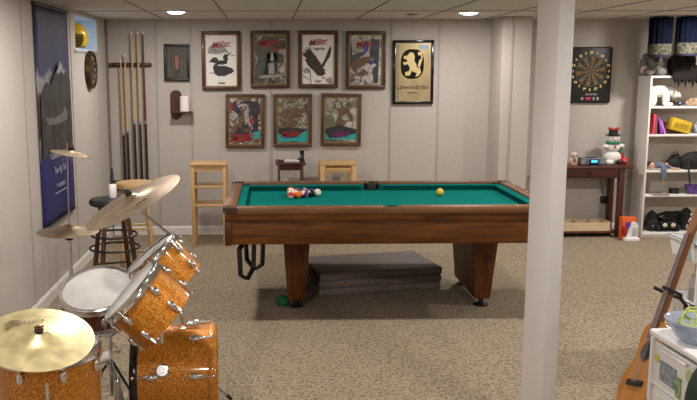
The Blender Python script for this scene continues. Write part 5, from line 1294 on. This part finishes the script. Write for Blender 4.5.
# ------------------------------------------------------------------ white tub cart behind the guitar
p = at(686, 250, Z=.70)
c0 = at(676, 238, Z=.74)
t = thing('storage_cart', 'white plastic cart with a deep tray top behind the guitar neck', 'cart', (c0.x+.29, 4.62, 0), .0)
zt = .715
def tray(z0, z1, w0, w1, d0, d1, nm):
    mb = MB(); q = []
    for w_, d_, z_ in ((w0, d0, z0), (w1, d1, z1), (w1+.014, d1+.014, z1), (w1+.014, d1+.014, z1+.008), (w1-.008, d1-.008, z1+.008), (w0-.008, d0-.008, z0+.006)):
        q.append([mb.bm.verts.new((sx*w_/2, sy*d_/2, z_)) for sx, sy in ((-1, -1), (1, -1), (1, 1), (-1, 1))])
    for A_, B_ in zip(q, q[1:]):
        for k_ in range(4): mb.bm.faces.new((A_[k_], A_[(k_+1) % 4], B_[(k_+1) % 4], B_[k_]))
    mb.bm.faces.new(q[0][::-1]); mb.bm.faces.new(q[-1])
    bmesh.ops.bevel(mb.bm, geom=[e for e in mb.bm.edges if abs((e.verts[0].co-e.verts[1].co).normalized().z) > .5], offset=.02, segments=3, affect='EDGES')
    return mb.build(nm, M['white'], t)
tray(zt-.11, zt-.008, .40, .43, .30, .33, 'top_tray')
tray(.30, .36, .40, .43, .30, .33, 'lower_tray')
for sx in (-1, 1):
    for sy in (-1, 1): MB().cyl((sx*.17, sy*.12, .03), (sx*.17, sy*.12, .632), .011, n=10).build('post', M['white'], t)
    for sy in (-1, 1): MB().cyl((sx*.17-.012, sy*.12, .02), (sx*.17+.012, sy*.12, .02), .02, n=14).build('caster', M['rubber'], t)
C0 = t.location
t = thing('lotion_bottle', 'pale green bottle standing on the cart top tray', 'bottle', (at(691.5, 235, Y=4.55).x, 4.55, zt-.1015))
MB().lathe([(0, 0), (.030, 0), (.034, .01), (.034, .15), (.024, .17), (.012, .18), (.012, .20), (0, .20)], n=24).build('body', mat('pale_green_plastic', (.42, .55, .50), .3), t)
MB().lathe([(0, .198), (.016, .198), (.014, .24), (0, .243)], n=16).build('cap', M['white'], t)
t = thing('glass_jar', 'clear jar with brown contents on the cart lower tray', 'jar', (C0.x-.14, 4.55, .3675))
MB().lathe([(0, 0), (.045, 0), (.048, .006), (.048, .11), (.036, .13), (.036, .15), (.032, .15), (.032, .13), (.043, .11), (.043, .008), (0, .008)], n=24).build('jar', mat('jar_glass', (.8, .8, .8), .08, trans=.8), t)
MB().lathe([(0, .010), (.040, .010), (.040, .08), (0, .085)], n=20).build('contents', mat('jar_contents', (.22, .12, .05), .7), t)
t = thing('wooden_crate', 'brown wooden box on the cart lower tray behind the jar', 'box', (C0.x+.0, 4.64, .3675))
MB().box((0, 0, .09), (.16, .13, .18), bevel=.004).build('carton', mat('tan_card', (.33, .20, .10), .7), t); MB().box((0, -.066, .10), (.10, .002, .07)).build('label_panel', M['ink_grey'], t)
# dark green bag at the very corner
p = at(694, 398, Z=.32)
o = tag(MB().ball((0, 0, -.06), (.10, .10, .30)).ball((0, 0, .16), (.07, .08, .18)).ball((.02, 0, .28), (.045, .05, .07)).build('dark_green_bag', mat('bottle_green_cloth', (.012, .028, .016), .8)), 'dark green bag on the floor at the lower right corner', 'bag')
o.location = (at(707, 400, Y=2.66).x, 2.66, .362)
